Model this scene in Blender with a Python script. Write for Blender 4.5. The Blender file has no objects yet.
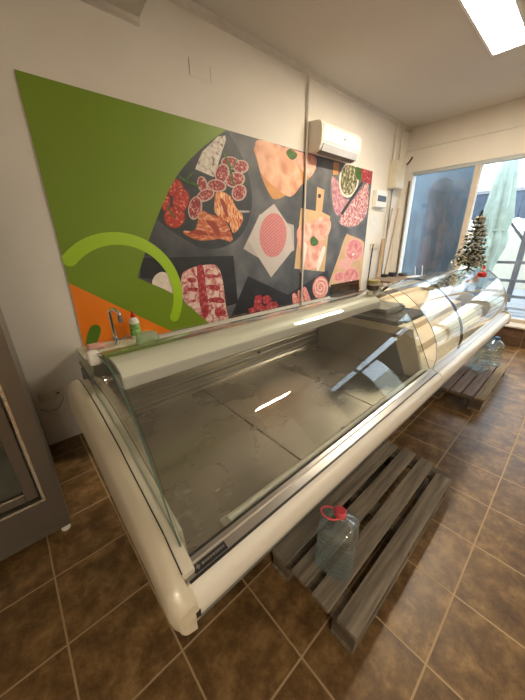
import bpy, bmesh, math, random
from mathutils import Vector, Matrix, Euler
random.seed(7)
SC = bpy.context.scene
COL = SC.collection
PI = math.pi

# ------------------------------------------------------------------ materials
MATS = {}
def nodes_of(name):
    m = bpy.data.materials.new(name); m.use_nodes = True
    nt = m.node_tree
    b = nt.nodes['Principled BSDF']
    MATS[name] = m
    return m, nt, b
def N(nt, kind, **kw):
    n = nt.nodes.new(kind)
    for k, v in kw.items(): setattr(n, k, v)
    return n
def rgba(c): return (c[0], c[1], c[2], 1.0)
def coords(nt, scale=(1, 1, 1), rot=(0, 0, 0), loc=(0, 0, 0)):
    tc = N(nt, 'ShaderNodeTexCoord'); mp = N(nt, 'ShaderNodeMapping')
    mp.inputs['Scale'].default_value = scale; mp.inputs['Rotation'].default_value = rot
    mp.inputs['Location'].default_value = loc
    nt.links.new(tc.outputs['Object'], mp.inputs['Vector'])
    return mp.outputs['Vector']
def ramp(nt, fac, stops, constant=False):
    r = N(nt, 'ShaderNodeValToRGB')
    e = r.color_ramp.elements
    while len(e) < len(stops): e.new(0.5)
    for i, (p, c) in enumerate(stops):
        e[i].position = p; e[i].color = rgba(c)
    if constant: r.color_ramp.interpolation = 'CONSTANT'
    nt.links.new(fac, r.inputs['Fac'])
    return r.outputs['Color']
def plain(name, c, rough=0.5, metal=0.0, vary=0.06, scale=12.0, bump=0.0, spec=None, coat=0.0):
    m, nt, b = nodes_of(name)
    v = coords(nt)
    no = N(nt, 'ShaderNodeTexNoise'); no.inputs['Scale'].default_value = scale; no.inputs['Detail'].default_value = 5
    nt.links.new(v, no.inputs['Vector'])
    lo = [x * (1 - vary) for x in c]; hi = [min(1, x * (1 + vary)) for x in c]
    nt.links.new(ramp(nt, no.outputs['Fac'], [(0.3, lo), (0.7, hi)]), b.inputs['Base Color'])
    b.inputs['Roughness'].default_value = rough; b.inputs['Metallic'].default_value = metal
    if spec is not None: b.inputs['Specular IOR Level'].default_value = spec
    if coat: b.inputs['Coat Weight'].default_value = coat
    if bump:
        bp = N(nt, 'ShaderNodeBump'); bp.inputs['Strength'].default_value = bump; bp.inputs['Distance'].default_value = 0.01
        nt.links.new(no.outputs['Fac'], bp.inputs['Height']); nt.links.new(bp.outputs['Normal'], b.inputs['Normal'])
    return m
def speckle(name, stops, scale=30.0, kind='noise', rough=0.55, detail=4, stretch=(1, 1, 1), rot=(0, 0, 0), distort=0.0):
    m, nt, b = nodes_of(name)
    v = coords(nt, stretch, rot)
    if kind == 'noise':
        t = N(nt, 'ShaderNodeTexNoise'); t.inputs['Detail'].default_value = detail; t.inputs['Distortion'].default_value = distort; out = t.outputs['Fac']
    elif kind == 'voronoi':
        t = N(nt, 'ShaderNodeTexVoronoi'); out = t.outputs['Distance']
    else:
        t = N(nt, 'ShaderNodeTexWave'); t.inputs['Distortion'].default_value = distort; out = t.outputs['Fac']
    t.inputs['Scale'].default_value = scale
    nt.links.new(v, t.inputs['Vector'])
    nt.links.new(ramp(nt, out, stops), b.inputs['Base Color'])
    b.inputs['Roughness'].default_value = rough
    return m
def glass(name, tint=(0.93, 0.97, 0.95), ior=1.45, rough=0.0, haze=0.0):
    m = bpy.data.materials.new(name); m.use_nodes = True; MATS[name] = m
    nt = m.node_tree; nt.nodes.clear()
    o = N(nt, 'ShaderNodeOutputMaterial'); mx = N(nt, 'ShaderNodeMixShader'); fr = N(nt, 'ShaderNodeMath', operation='MULTIPLY_ADD')
    tr = N(nt, 'ShaderNodeBsdfTransparent'); gl = N(nt, 'ShaderNodeBsdfGlossy')
    # Schlick reflectance of a thin sheet, the same from either side
    lw = N(nt, 'ShaderNodeLayerWeight'); pw = N(nt, 'ShaderNodeMath', operation='POWER'); pw.inputs[1].default_value = 5
    nt.links.new(lw.outputs['Facing'], pw.inputs[0]); lw.inputs['Blend'].default_value = 0.5
    f0 = ((ior - 1) / (ior + 1)) ** 2
    nt.links.new(pw.outputs[0], fr.inputs[0]); fr.inputs[1].default_value = 1 - f0; fr.inputs[2].default_value = f0
    tr.inputs['Color'].default_value = rgba(tint)
    gl.inputs['Roughness'].default_value = rough; gl.inputs['Color'].default_value = (1, 1, 1, 1)
    nt.links.new(fr.outputs[0], mx.inputs[0]); nt.links.new(tr.outputs[0], mx.inputs[1]); nt.links.new(gl.outputs[0], mx.inputs[2])
    last = mx.outputs[0]
    if haze:
        df = N(nt, 'ShaderNodeBsdfDiffuse'); df.inputs['Color'].default_value = (0.75, 0.76, 0.74, 1)
        m2 = N(nt, 'ShaderNodeMixShader'); m2.inputs[0].default_value = haze
        nt.links.new(last, m2.inputs[1]); nt.links.new(df.outputs[0], m2.inputs[2]); last = m2.outputs[0]
    nt.links.new(last, o.inputs['Surface'])
    return m
def emit(name, c, s):
    m, nt, b = nodes_of(name)
    b.inputs['Base Color'].default_value = rgba(c)
    b.inputs['Emission Color'].default_value = rgba(c); b.inputs['Emission Strength'].default_value = s
    return m

def tiles(name, size, cols, grout, groutw=0.012, rough=0.32, off=(0, 0, 0), spec=0.5):
    m, nt, b = nodes_of(name)
    v = coords(nt, (1 / size[0], 1 / size[1], 1 / size[2]), (0, 0, 0), off)
    fl = N(nt, 'ShaderNodeVectorMath', operation='FLOOR'); nt.links.new(v, fl.inputs[0])
    fr = N(nt, 'ShaderNodeVectorMath', operation='FRACTION'); nt.links.new(v, fr.inputs[0])
    sx = N(nt, 'ShaderNodeSeparateXYZ'); nt.links.new(fr.outputs[0], sx.inputs[0])
    def edge(sock):
        a = N(nt, 'ShaderNodeMath', operation='SUBTRACT'); nt.links.new(sock, a.inputs[0]); a.inputs[1].default_value = 0.5
        c = N(nt, 'ShaderNodeMath', operation='ABSOLUTE'); nt.links.new(a.outputs[0], c.inputs[0]); return c.outputs[0]
    mx = N(nt, 'ShaderNodeMath', operation='MAXIMUM')
    nt.links.new(edge(sx.outputs[0]), mx.inputs[0]); nt.links.new(edge(sx.outputs[1]), mx.inputs[1])
    mask = N(nt, 'ShaderNodeMapRange'); mask.inputs['From Min'].default_value = 0.5 - groutw * 1.25; mask.inputs['From Max'].default_value = 0.5 - groutw * 0.75
    nt.links.new(mx.outputs[0], mask.inputs['Value'])
    wn = N(nt, 'ShaderNodeTexWhiteNoise'); nt.links.new(fl.outputs[0], wn.inputs['Vector'])
    # offset the mottling per tile
    sc = N(nt, 'ShaderNodeVectorMath', operation='SCALE'); nt.links.new(wn.outputs['Color'], sc.inputs[0]); sc.inputs['Scale'].default_value = 5
    ad = N(nt, 'ShaderNodeVectorMath', operation='ADD'); nt.links.new(v, ad.inputs[0]); nt.links.new(sc.outputs[0], ad.inputs[1])
    n1 = N(nt, 'ShaderNodeTexNoise'); n1.inputs['Scale'].default_value = 3.4; n1.inputs['Detail'].default_value = 12; n1.inputs['Roughness'].default_value = 0.74; n1.inputs['Distortion'].default_value = 0.15
    nt.links.new(ad.outputs[0], n1.inputs['Vector'])
    col = ramp(nt, n1.outputs['Fac'], [(0.33, cols[0]), (0.47, cols[1]), (0.60, cols[2]), (0.73, cols[3])])
    hsv = N(nt, 'ShaderNodeHueSaturation'); nt.links.new(col, hsv.inputs['Color'])
    mr = N(nt, 'ShaderNodeMapRange'); mr.inputs['To Min'].default_value = 0.85; mr.inputs['To Max'].default_value = 1.15
    nt.links.new(wn.outputs['Value'], mr.inputs['Value']); nt.links.new(mr.outputs[0], hsv.inputs['Value'])
    mix = N(nt, 'ShaderNodeMix', data_type='RGBA')
    nt.links.new(mask.outputs[0], mix.inputs['Factor']); nt.links.new(hsv.outputs['Color'], mix.inputs['A']); mix.inputs['B'].default_value = rgba(grout)
    nt.links.new(mix.outputs['Result'], b.inputs['Base Color'])
    rr = N(nt, 'ShaderNodeMapRange'); rr.inputs['To Min'].default_value = rough; rr.inputs['To Max'].default_value = 0.85
    nt.links.new(mask.outputs[0], rr.inputs['Value']); nt.links.new(rr.outputs[0], b.inputs['Roughness'])
    b.inputs['Specular IOR Level'].default_value = spec
    inv = N(nt, 'ShaderNodeMath', operation='MULTIPLY_ADD'); nt.links.new(mask.outputs[0], inv.inputs[0]); inv.inputs[1].default_value = -1.0
    s2 = N(nt, 'ShaderNodeMath', operation='MULTIPLY'); nt.links.new(n1.outputs['Fac'], s2.inputs[0]); s2.inputs[1].default_value = 0.5
    nt.links.new(s2.outputs[0], inv.inputs[2])
    bp = N(nt, 'ShaderNodeBump'); bp.inputs['Strength'].default_value = 0.35; bp.inputs['Distance'].default_value = 0.004
    nt.links.new(inv.outputs[0], bp.inputs['Height']); nt.links.new(bp.outputs['Normal'], b.inputs['Normal'])
    return m
def wood(name, c0, c1, c2, axis='X', rough=0.8, scale=1.0):
    m, nt, b = nodes_of(name)
    st = {'X': (1.2, 18, 18), 'Y': (18, 1.2, 18), 'Z': (18, 18, 1.2)}[axis]
    st = tuple(s * scale for s in st)
    oi = N(nt, 'ShaderNodeObjectInfo')
    v = coords(nt, st)
    ad = N(nt, 'ShaderNodeVectorMath', operation='ADD'); nt.links.new(v, ad.inputs[0])
    mu = N(nt, 'ShaderNodeMath', operation='MULTIPLY'); nt.links.new(oi.outputs['Random'], mu.inputs[0]); mu.inputs[1].default_value = 40
    nt.links.new(mu.outputs[0], ad.inputs[1])
    n = N(nt, 'ShaderNodeTexNoise'); n.inputs['Scale'].default_value = 1.6; n.inputs['Detail'].default_value = 8; n.inputs['Roughness'].default_value = 0.65; n.inputs['Distortion'].default_value = 0.4
    nt.links.new(ad.outputs[0], n.inputs['Vector'])
    nt.links.new(ramp(nt, n.outputs['Fac'], [(0.3, c0), (0.5, c1), (0.7, c2)]), b.inputs['Base Color'])
    b.inputs['Roughness'].default_value = rough
    bp = N(nt, 'ShaderNodeBump'); bp.inputs['Strength'].default_value = 0.4; bp.inputs['Distance'].default_value = 0.003
    nt.links.new(n.outputs['Fac'], bp.inputs['Height']); nt.links.new(bp.outputs['Normal'], b.inputs['Normal'])
    return m

M = MATS
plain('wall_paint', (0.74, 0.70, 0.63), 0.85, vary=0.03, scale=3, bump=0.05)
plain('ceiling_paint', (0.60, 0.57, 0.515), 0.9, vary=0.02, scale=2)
plain('trim_paint', (0.60, 0.56, 0.50), 0.6)
tiles('floor_tile', (0.33, 0.3278, 1), [(0.075, 0.038, 0.013), (0.15, 0.083, 0.030), (0.26, 0.155, 0.060), (0.38, 0.245, 0.11)], (0.42, 0.30, 0.17), 0.011, 0.40)
tiles('plinth_tile', (0.33, 0.33, 0.14), [(0.05, 0.028, 0.016), (0.09, 0.05, 0.028), (0.13, 0.075, 0.042), (0.18, 0.11, 0.07)], (0.2, 0.15, 0.11), 0.012, 0.4)
plain('abs_cream', (0.60, 0.54, 0.42), 0.32, vary=0.05, scale=6, coat=0.15)
plain('abs_white', (0.74, 0.71, 0.64), 0.28, vary=0.03, scale=6, coat=0.2)
plain('inner_cream', (0.56, 0.52, 0.42), 0.4, vary=0.05)
plain('housing_white', (0.78, 0.755, 0.67), 0.4, vary=0.02)
plain('housing_strip', (0.66, 0.645, 0.64), 0.25, metal=0.2, vary=0.02)
plain('tray_beige', (0.66, 0.55, 0.40), 0.42, vary=0.05)
plain('alu', (0.55, 0.54, 0.52), 0.28, metal=0.9, vary=0.05)
plain('alu_dark', (0.26, 0.25, 0.24), 0.35, metal=0.8)
plain('chrome', (0.8, 0.8, 0.8), 0.08, metal=1.0, vary=0.01)
plain('black_rubber', (0.015, 0.015, 0.015), 0.5)
plain('black_plastic', (0.03, 0.03, 0.032), 0.3)
plain('base_grey', (0.20, 0.19, 0.175), 0.5)
plain('white_plastic', (0.78, 0.77, 0.74), 0.35, vary=0.02)
plain('cream_plastic', (0.62, 0.56, 0.44), 0.4)
plain('aged_plastic', (0.58, 0.53, 0.42), 0.5)
plain('red_plastic', (0.55, 0.02, 0.02), 0.35)
plain('pink_plastic', (0.72, 0.09, 0.12), 0.35)
plain('pink_sponge', (0.75, 0.42, 0.36), 0.9, vary=0.15, scale=90, bump=0.5)
plain('green_label', (0.22, 0.42, 0.12), 0.5, vary=0.5, scale=60)
plain('soap_white', (0.75, 0.78, 0.68), 0.4)
plain('yellow_lid', (0.42, 0.36, 0.10), 0.4)
plain('dark_jar', (0.07, 0.055, 0.035), 0.25)
plain('sink_ceramic', (0.62, 0.64, 0.50), 0.22, vary=0.03)
plain('green_grey', (0.22, 0.27, 0.17), 0.6)
plain('fridge_metal', (0.19, 0.165, 0.135), 0.36, metal=0.6, vary=0.05)
plain('fridge_trim', (0.72, 0.64, 0.52), 0.25, metal=0.8)
plain('fridge_inside', (0.42, 0.42, 0.38), 0.5)
plain('dark_gap', (0.012, 0.011, 0.010), 0.8)
plain('slab_dark', (0.045, 0.043, 0.042), 0.25)
plain('scale_steel', (0.55, 0.55, 0.55), 0.2, metal=0.9)
plain('frame_tan', (0.55, 0.48, 0.39), 0.55)
plain('frame_white', (0.66, 0.66, 0.64), 0.5)
plain('frame_bluegrey', (0.40, 0.43, 0.45), 0.45)
plain('blue_plastic', (0.03, 0.10, 0.2), 0.5)
plain('paper', (0.70, 0.69, 0.66), 0.8)
plain('breaker_dark', (0.04, 0.055, 0.07), 0.25)
plain('ac_white', (0.80, 0.76, 0.68), 0.35, vary=0.02)
plain('ac_vent', (0.16, 0.15, 0.14), 0.5)
plain('pipe_paint', (0.66, 0.61, 0.53), 0.5)
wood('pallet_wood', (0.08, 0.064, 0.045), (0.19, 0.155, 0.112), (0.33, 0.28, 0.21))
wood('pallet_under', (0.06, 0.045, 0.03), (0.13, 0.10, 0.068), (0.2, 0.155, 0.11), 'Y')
wood('pallet_red', (0.13, 0.085, 0.066), (0.22, 0.155, 0.125), (0.33, 0.25, 0.205))
wood('pallet_yellow', (0.16, 0.11, 0.055), (0.28, 0.20, 0.115), (0.37, 0.28, 0.17))
wood('table_wood', (0.10, 0.07, 0.045), (0.2, 0.14, 0.09), (0.3, 0.22, 0.15))
wood('stick_wood', (0.28, 0.18, 0.10), (0.42, 0.30, 0.18), (0.52, 0.40, 0.27), 'Z')
wood('outdoor_wood', (0.10, 0.10, 0.105), (0.17, 0.165, 0.17), (0.25, 0.24, 0.24), 'Z')
wood('deck_wood', (0.30, 0.31, 0.34), (0.42, 0.43, 0.46), (0.55, 0.56, 0.58), 'Y')
plain('needle_dark', (0.025, 0.05, 0.03), 0.8, vary=0.5, scale=60)
plain('needle_snow', (0.85, 0.80, 0.72), 0.9, vary=0.25, scale=50)
plain('trunk_brown', (0.12, 0.07, 0.04), 0.8)
plain('cloth_white', (0.80, 0.80, 0.78), 0.9)
plain('bluegrey_wall', (0.085, 0.12, 0.15), 0.8, vary=0.3, scale=1.6)
plain('tank_grey', (0.035, 0.042, 0.05), 0.7, vary=0.35, scale=3)
plain('umbrella_green', (0.44, 0.53, 0.46), 0.85, vary=0.18, scale=5)
plain('roof_top', (0.52, 0.50, 0.52), 0.9, vary=0.2, scale=9)
plain('roof_fascia', (0.16, 0.20, 0.27), 0.8, vary=0.15)
plain('pale_wall', (0.75, 0.70, 0.55), 0.9)
plain('outside_ground', (0.42, 0.43, 0.46), 0.9)
glass('case_glass', (0.955, 0.975, 0.96), 1.45, 0.0, 0.012)
glass('pane_glass', (0.94, 0.97, 0.98), 1.45, 0.0, 0.01)
glass('fridge_glass', (0.80, 0.80, 0.76), 1.5, 0.02)
glass('smoked_acrylic', (0.26, 0.20, 0.13), 1.5, 0.03, 0.05)
glass('bottle_clear', (0.74, 0.86, 0.90), 2.1, 0.05, 0.07)
glass('water', (0.88, 0.95, 0.97), 1.33, 0.0)
glass('green_bowl_plastic', (0.62, 0.82, 0.55), 1.45, 0.1, 0.25)
plain('glass_edge_pale', (0.40, 0.44, 0.40), 0.2)
plain('glass_edge', (0.10, 0.17, 0.14), 0.15, vary=0.1)
emit('lamp_diffuser', (1.0, 0.86, 0.66), 75.0)

def steel(name, c, r0, r1):
    m, nt, b = nodes_of(name)
    v = coords(nt, (3, 3, 3))
    n = N(nt, 'ShaderNodeTexNoise'); n.inputs['Scale'].default_value = 1.3; n.inputs['Detail'].default_value = 6; nt.links.new(v, n.inputs['Vector'])
    v2 = coords(nt, (2, 90, 2))
    n2 = N(nt, 'ShaderNodeTexNoise'); n2.inputs['Scale'].default_value = 2.0; n2.inputs['Detail'].default_value = 3; nt.links.new(v2, n2.inputs['Vector'])
    mu = N(nt, 'ShaderNodeMath', operation='MULTIPLY_ADD'); nt.links.new(n2.outputs['Fac'], mu.inputs[0]); mu.inputs[1].default_value = 0.12; nt.links.new(n.outputs['Fac'], mu.inputs[2])
    nt.links.new(ramp(nt, mu.outputs[0], [(0.4, [x * 0.84 for x in c]), (0.75, [min(1, x * 1.12) for x in c])]), b.inputs['Base Color'])
    rr = N(nt, 'ShaderNodeMapRange'); rr.inputs['From Min'].default_value = 0.4; rr.inputs['From Max'].default_value = 0.75
    rr.inputs['To Min'].default_value = r0; rr.inputs['To Max'].default_value = r1
    nt.links.new(mu.outputs[0], rr.inputs['Value']); nt.links.new(rr.outputs[0], b.inputs['Roughness'])
    b.inputs['Metallic'].default_value = 0.85
steel('deck_steel', (0.40, 0.355, 0.295), 0.22, 0.38)
steel('wall_steel', (0.34, 0.31, 0.26), 0.28, 0.42)

# printed food surfaces of the wall mural
speckle('m_stone', [(0.32, (0.04, 0.042, 0.048)), (0.5, (0.08, 0.084, 0.092)), (0.7, (0.165, 0.165, 0.17))], 2.2, detail=10)
plain('m_green', (0.17, 0.27, 0.008), 0.5, vary=0.05, scale=1.2)
plain('m_orange', (0.85, 0.22, 0.015), 0.35, vary=0.03)
plain('m_lime', (0.36, 0.58, 0.02), 0.35, vary=0.02)
plain('m_leaf', (0.09, 0.21, 0.02), 0.35, vary=0.03)
plain('m_slate', (0.028, 0.033, 0.036), 0.5, vary=0.35, scale=9)
plain('m_slate2', (0.016, 0.017, 0.02), 0.5, vary=0.3, scale=9)
plain('m_plategrey', (0.12, 0.125, 0.13), 0.5, vary=0.3, scale=8)
speckle('m_salamilog', [(0.34, (0.16, 0.10, 0.08)), (0.42, (0.5, 0.45, 0.38)), (0.6, (0.68, 0.64, 0.56))], 28, detail=3)
speckle('m_chorizo', [(0.3, (0.28, 0.015, 0.008)), (0.55, (0.5, 0.04, 0.02)), (0.72, (0.72, 0.32, 0.22))], 45)
speckle('m_salami', [(0.42, (0.22, 0.02, 0.02)), (0.55, (0.38, 0.06, 0.06)), (0.68, (0.66, 0.42, 0.36))], 50)
speckle('m_prosciutto', [(0.3, (0.28, 0.03, 0.01)), (0.5, (0.58, 0.16, 0.06)), (0.7, (0.78, 0.48, 0.30))], 9, stretch=(1, 1, 3), rot=(0, 0.6, 0), distort=1.5)
speckle('m_prosciutto2', [(0.35, (0.42, 0.05, 0.03)), (0.5, (0.75, 0.30, 0.10)), (0.65, (0.85, 0.65, 0.42))], 11, stretch=(3, 1, 1), rot=(0, 0.5, 0), distort=1.5)
plain('m_herb', (0.05, 0.12, 0.02), 0.6, vary=0.5, scale=40)
plain('m_papers', (0.42, 0.37, 0.34), 0.5, vary=0.08, scale=5)
plain('m_papers2', (0.52, 0.46, 0.42), 0.5, vary=0.06, scale=5)
speckle('m_ribs', [(0.36, (0.35, 0.04, 0.05)), (0.47, (0.62, 0.28, 0.26)), (0.6, (0.78, 0.60, 0.55))], 16, detail=6, distort=1.0)
speckle('m_redmeat', [(0.3, (0.20, 0.01, 0.015)), (0.55, (0.42, 0.04, 0.05)), (0.75, (0.70, 0.30, 0.30))], 26)
plain('m_woodboard', (0.58, 0.27, 0.09), 0.5, vary=0.12, scale=6)
plain('m_woodboard2', (0.58, 0.38, 0.20), 0.5, vary=0.10, scale=6)
speckle('m_chicken', [(0.3, (0.56, 0.24, 0.14)), (0.5, (0.72, 0.38, 0.24)), (0.7, (0.80, 0.52, 0.36))], 5, detail=5, distort=0.8)
speckle('m_chicken2', [(0.32, (0.60, 0.20, 0.15)), (0.5, (0.76, 0.38, 0.29)), (0.68, (0.84, 0.60, 0.49))], 8, detail=5, distort=0.8)
speckle('m_burger', [(0.45, (0.40, 0.03, 0.05)), (0.62, (0.55, 0.10, 0.11)), (0.85, (0.80, 0.50, 0.46))], 17, 'wave', stretch=(1, 1, 1), rot=(0, 0.6, 0), distort=1.2)
plain('m_chorizorim', (0.25, 0.02, 0.01), 0.5)
plain('m_salamirim', (0.52, 0.36, 0.30), 0.5)
plain('m_hamrim', (0.70, 0.36, 0.32), 0.5)
plain('m_hamdark', (0.30, 0.04, 0.02), 0.5)
plain('m_garlic', (0.78, 0.68, 0.60), 0.5, vary=0.12, scale=20)
speckle('m_mince', [(0.4, (0.38, 0.09, 0.11)), (0.52, (0.58, 0.30, 0.30)), (0.64, (0.78, 0.62, 0.58))], 32, detail=3)
speckle('m_mince2', [(0.35, (0.34, 0.13, 0.17)), (0.55, (0.52, 0.27, 0.29)), (0.7, (0.68, 0.48, 0.48))], 22)
speckle('m_olives', [(0.35, (0.06, 0.06, 0.02)), (0.5, (0.18, 0.17, 0.07)), (0.66, (0.62, 0.55, 0.42))], 24, detail=2)
speckle('m_hamslice', [(0.3, (0.50, 0.12, 0.13)), (0.5, (0.64, 0.23, 0.23)), (0.7, (0.76, 0.40, 0.38))], 10, detail=4, distort=1.0)
speckle('m_sausage', [(0.35, (0.58, 0.14, 0.12)), (0.55, (0.72, 0.30, 0.25)), (0.7, (0.82, 0.52, 0.44))], 35)

# ------------------------------------------------------------------ helpers
WORLD = {}
def link(o): COL.objects.link(o); return o
def thing(name, label, cat, loc=(0, 0, 0), group=None):
    o = bpy.data.objects.new(name, None); o.empty_display_size = 0.1; link(o)
    o.location = loc; o['label'] = label; o['category'] = cat
    if group: o['group'] = group
    WORLD[o.name] = Vector(loc)
    return o
def obj(name, bm, mat, parent=None, smooth=False, bevel=0.0, label=None, rot=None, mats=None):
    me = bpy.data.meshes.new(name)
    off = WORLD[parent.name] if parent is not None and parent.name in WORLD else Vector((0, 0, 0))
    if off.length: bmesh.ops.translate(bm, verts=bm.verts, vec=-off)
    bmesh.ops.recalc_face_normals(bm, faces=bm.faces)
    bm.to_mesh(me); bm.free()
    for mm in (mats or [mat]): me.materials.append(M[mm])
    if smooth:
        for p in me.polygons: p.use_smooth = True
    o = bpy.data.objects.new(name, me); link(o)
    if parent is not None: o.parent = parent
    WORLD[o.name] = off.copy()
    if bevel:
        b = o.modifiers.new('bevel', 'BEVEL'); b.width = bevel; b.segments = 2; b.limit_method = 'ANGLE'; b.angle_limit = 0.6
        if smooth is False:
            for p in me.polygons: p.use_smooth = False
    if smooth == 'auto':
        w = o.modifiers.new('edges', 'EDGE_SPLIT'); w.split_angle = 0.6
    if label: o['label'] = label
    return o
def tag(o, label, cat, group=None):
    o['label'] = label; o['category'] = cat
    if group: o['group'] = group
    return o
def struct(name, bm, mat, **kw):
    o = obj(name, bm, mat, **kw); o['kind'] = 'structure'; return o
def BM(): return bmesh.new()
def box(bm, a, b):
    vs = [bm.verts.new((x, y, z)) for x in (a[0], b[0]) for y in (a[1], b[1]) for z in (a[2], b[2])]
    for f in ((0, 1, 3, 2), (4, 6, 7, 5), (0, 4, 5, 1), (2, 3, 7, 6), (0, 2, 6, 4), (1, 5, 7, 3)):
        bm.faces.new([vs[i] for i in f])
    return bm
def B1(a, b): return box(BM(), a, b)
def prism(bm, pts, x0, x1, axis='X'):
    def P(p, t):
        return {'X': (t, p[0], p[1]), 'Y': (p[0], t, p[1]), 'Z': (p[0], p[1], t)}[axis]
    a = [bm.verts.new(P(p, x0)) for p in pts]; b = [bm.verts.new(P(p, x1)) for p in pts]
    n = len(pts)
    bm.faces.new(a); bm.faces.new(b[::-1])
    for i in range(n): bm.faces.new((a[i], b[i], b[(i + 1) % n], a[(i + 1) % n]))
    return bm
def tube(bm, path, r, seg=10, caps=True):
    rings = []
    path = [Vector(p) for p in path]
    rs = r if isinstance(r, (list, tuple)) else [r] * len(path)
    prev = None
    for i, p in enumerate(path):
        d = (path[min(i + 1, len(path) - 1)] - path[max(i - 1, 0)]).normalized()
        if prev is None:
            u = d.orthogonal().normalized()
        else:
            u = (prev - d * prev.dot(d)).normalized()
        prev = u; w = d.cross(u)
        rings.append([bm.verts.new(p + (u * math.cos(2 * PI * k / seg) + w * math.sin(2 * PI * k / seg)) * rs[i]) for k in range(seg)])
    for a, b in zip(rings, rings[1:]):
        for k in range(seg): bm.faces.new((a[k], a[(k + 1) % seg], b[(k + 1) % seg], b[k]))
    if caps: bm.faces.new(rings[0][::-1]); bm.faces.new(rings[-1])
    return bm
def lathe(bm, prof, c=(0, 0, 0), seg=24, square=0.0, closed=False):
    rings = []
    for r, z in prof:
        ring = []
        for k in range(seg):
            a = 2 * PI * k / seg
            f = 1.0
            if square:
                m_ = max(abs(math.cos(a)), abs(math.sin(a))); f = (1 - square) + square / m_ * 0.92
            ring.append(bm.verts.new((c[0] + r * f * math.cos(a), c[1] + r * f * math.sin(a), c[2] + z)))
        rings.append(ring)
    for a, b in zip(rings, rings[1:]):
        for k in range(seg): bm.faces.new((a[k], a[(k + 1) % seg], b[(k + 1) % seg], b[k]))
    bm.faces.new(rings[0][::-1])
    if not closed: bm.faces.new(rings[-1])
    return bm
def catmull(pts, n=6, closed=False):
    out = []; L = len(pts)
    rng = range(L) if closed else range(L - 1)
    for i in rng:
        g = (lambda k: pts[k % L]) if closed else (lambda k: pts[max(0, min(L - 1, k))])
        p0, p1, p2, p3 = g(i - 1), g(i), g(i + 1), g(i + 2)
        for j in range(n):
            t = j / n
            out.append(tuple(0.5 * ((2 * b) + (-a + c) * t + (2 * a - 5 * b + 4 * c - d) * t * t + (-a + 3 * b - 3 * c + d) * t ** 3)
                             for a, b, c, d in zip(p0, p1, p2, p3)))
    if not closed: out.append(tuple(pts[-1]))
    return out
def interp(x, tab):
    if x <= tab[0][0]: return tab[0][1]
    for (a, b), (c, d) in zip(tab, tab[1:]):
        if x <= c: return b + (d - b) * (x - a) / (c - a)
    return tab[-1][1]
def dup(root, loc, label, mirror=False):
    r = root.copy(); link(r); r.location = loc; r['label'] = label
    for ch in list(root.children):
        c = ch.copy(); link(c); c.parent = r
        for g in ch.children:
            d = g.copy(); link(d); d.parent = c
    return r

# ------------------------------------------------------------------ the room
WY = 2.49; CZ = 3.17; FX = 4.75
RX0, RY0 = -3.2, -5.6
struct('floor', B1((RX0, RY0, -0.05), (FX, WY + 0.15, 0)), 'floor_tile')
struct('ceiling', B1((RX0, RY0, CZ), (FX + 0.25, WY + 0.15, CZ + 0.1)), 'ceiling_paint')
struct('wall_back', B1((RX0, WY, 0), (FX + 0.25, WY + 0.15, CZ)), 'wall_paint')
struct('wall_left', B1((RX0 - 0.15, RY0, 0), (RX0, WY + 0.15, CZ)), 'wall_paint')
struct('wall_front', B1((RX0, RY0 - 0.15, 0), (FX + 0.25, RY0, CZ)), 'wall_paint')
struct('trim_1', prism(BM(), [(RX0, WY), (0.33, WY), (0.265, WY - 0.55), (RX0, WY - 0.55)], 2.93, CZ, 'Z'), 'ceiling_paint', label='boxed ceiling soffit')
bm = BM(); prism(bm, [(WY - 0.022, 2.905), (WY, 2.892), (WY, 2.93), (WY - 0.03, 2.93)], RX0, 0.332)
struct('trim_2', bm, 'trim_paint')
bm = BM(); prism(bm, [(WY - 0.028, 3.13), (WY, 3.12), (WY, CZ), (WY - 0.035, CZ)], 0.33, FX)
struct('trim_3', bm, 'trim_paint')
# window wall: beam above, plinth under the glass, side piers
ZT, ZB = 2.53, 0.28
bm = BM(); prism(bm, [(FX - 0.03, 2.84), (FX, 2.86), (FX, CZ), (FX + 0.25, CZ), (FX + 0.25, ZT), (FX - 0.03, ZT)], RY0, WY, 'Y')
struct('wall_right', bm, 'wall_paint')
struct('wall_right_corner', B1((FX - 0.03, 2.38, 0), (FX + 0.25, WY, ZT)), 'wall_paint')
struct('wall_right_pier', B1((FX - 0.03, RY0, 0), (FX + 0.25, -3.9, ZT)), 'wall_paint')
struct('wall_right_lintel', B1((FX - 0.03, -3.9, 2.14), (FX + 0.25, -0.86, ZT)), 'wall_paint')
struct('trim_5', B1((FX - 0.04, -3.9, 1.80), (FX + 0.08, -0.86, 1.87)), 'alu_dark', label='dark transom bar')
struct('door_1', B1((FX + 0.0, -2.10, ZB + 0.02), (FX + 0.05, -1.22, 1.80)), 'roof_fascia', label='dark solid door panel')
struct('door_2', B1((FX + 0.0, -3.9, ZB + 0.02), (FX + 0.05, -2.72, 1.80)), 'roof_fascia', label='dark solid door panel')
struct('wall_right_plinth', box(B1((4.48, RY0, 0), (FX + 0.25, 1.55, ZB)), (4.70, 1.55, 0), (FX + 0.25, 2.38, ZB)), 'plinth_tile')
struct('trim_4', B1((4.45, RY0, ZB), (FX + 0.1, 1.55, ZB + 0.02)), 'frame_tan')
w = bpy.data.objects.new('window_1', None); link(w); w['kind'] = 'structure'; WORLD['window_1'] = Vector((0, 0, 0))
def frame_bar(a, b, mat, nm='window_frame'): obj(nm, B1(a, b), mat, w, bevel=0.004)
fx0, fx1 = FX - 0.02, FX + 0.05
frame_bar((fx0, 2.325, ZB), (fx1, 2.38, ZT), 'frame_white')
frame_bar((fx0, -0.86, ZT - 0.05), (fx1, 2.325, ZT), 'frame_bluegrey')
frame_bar((fx0, -3.9, 2.09), (fx1, -0.86, 2.14), 'frame_bluegrey')
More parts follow.
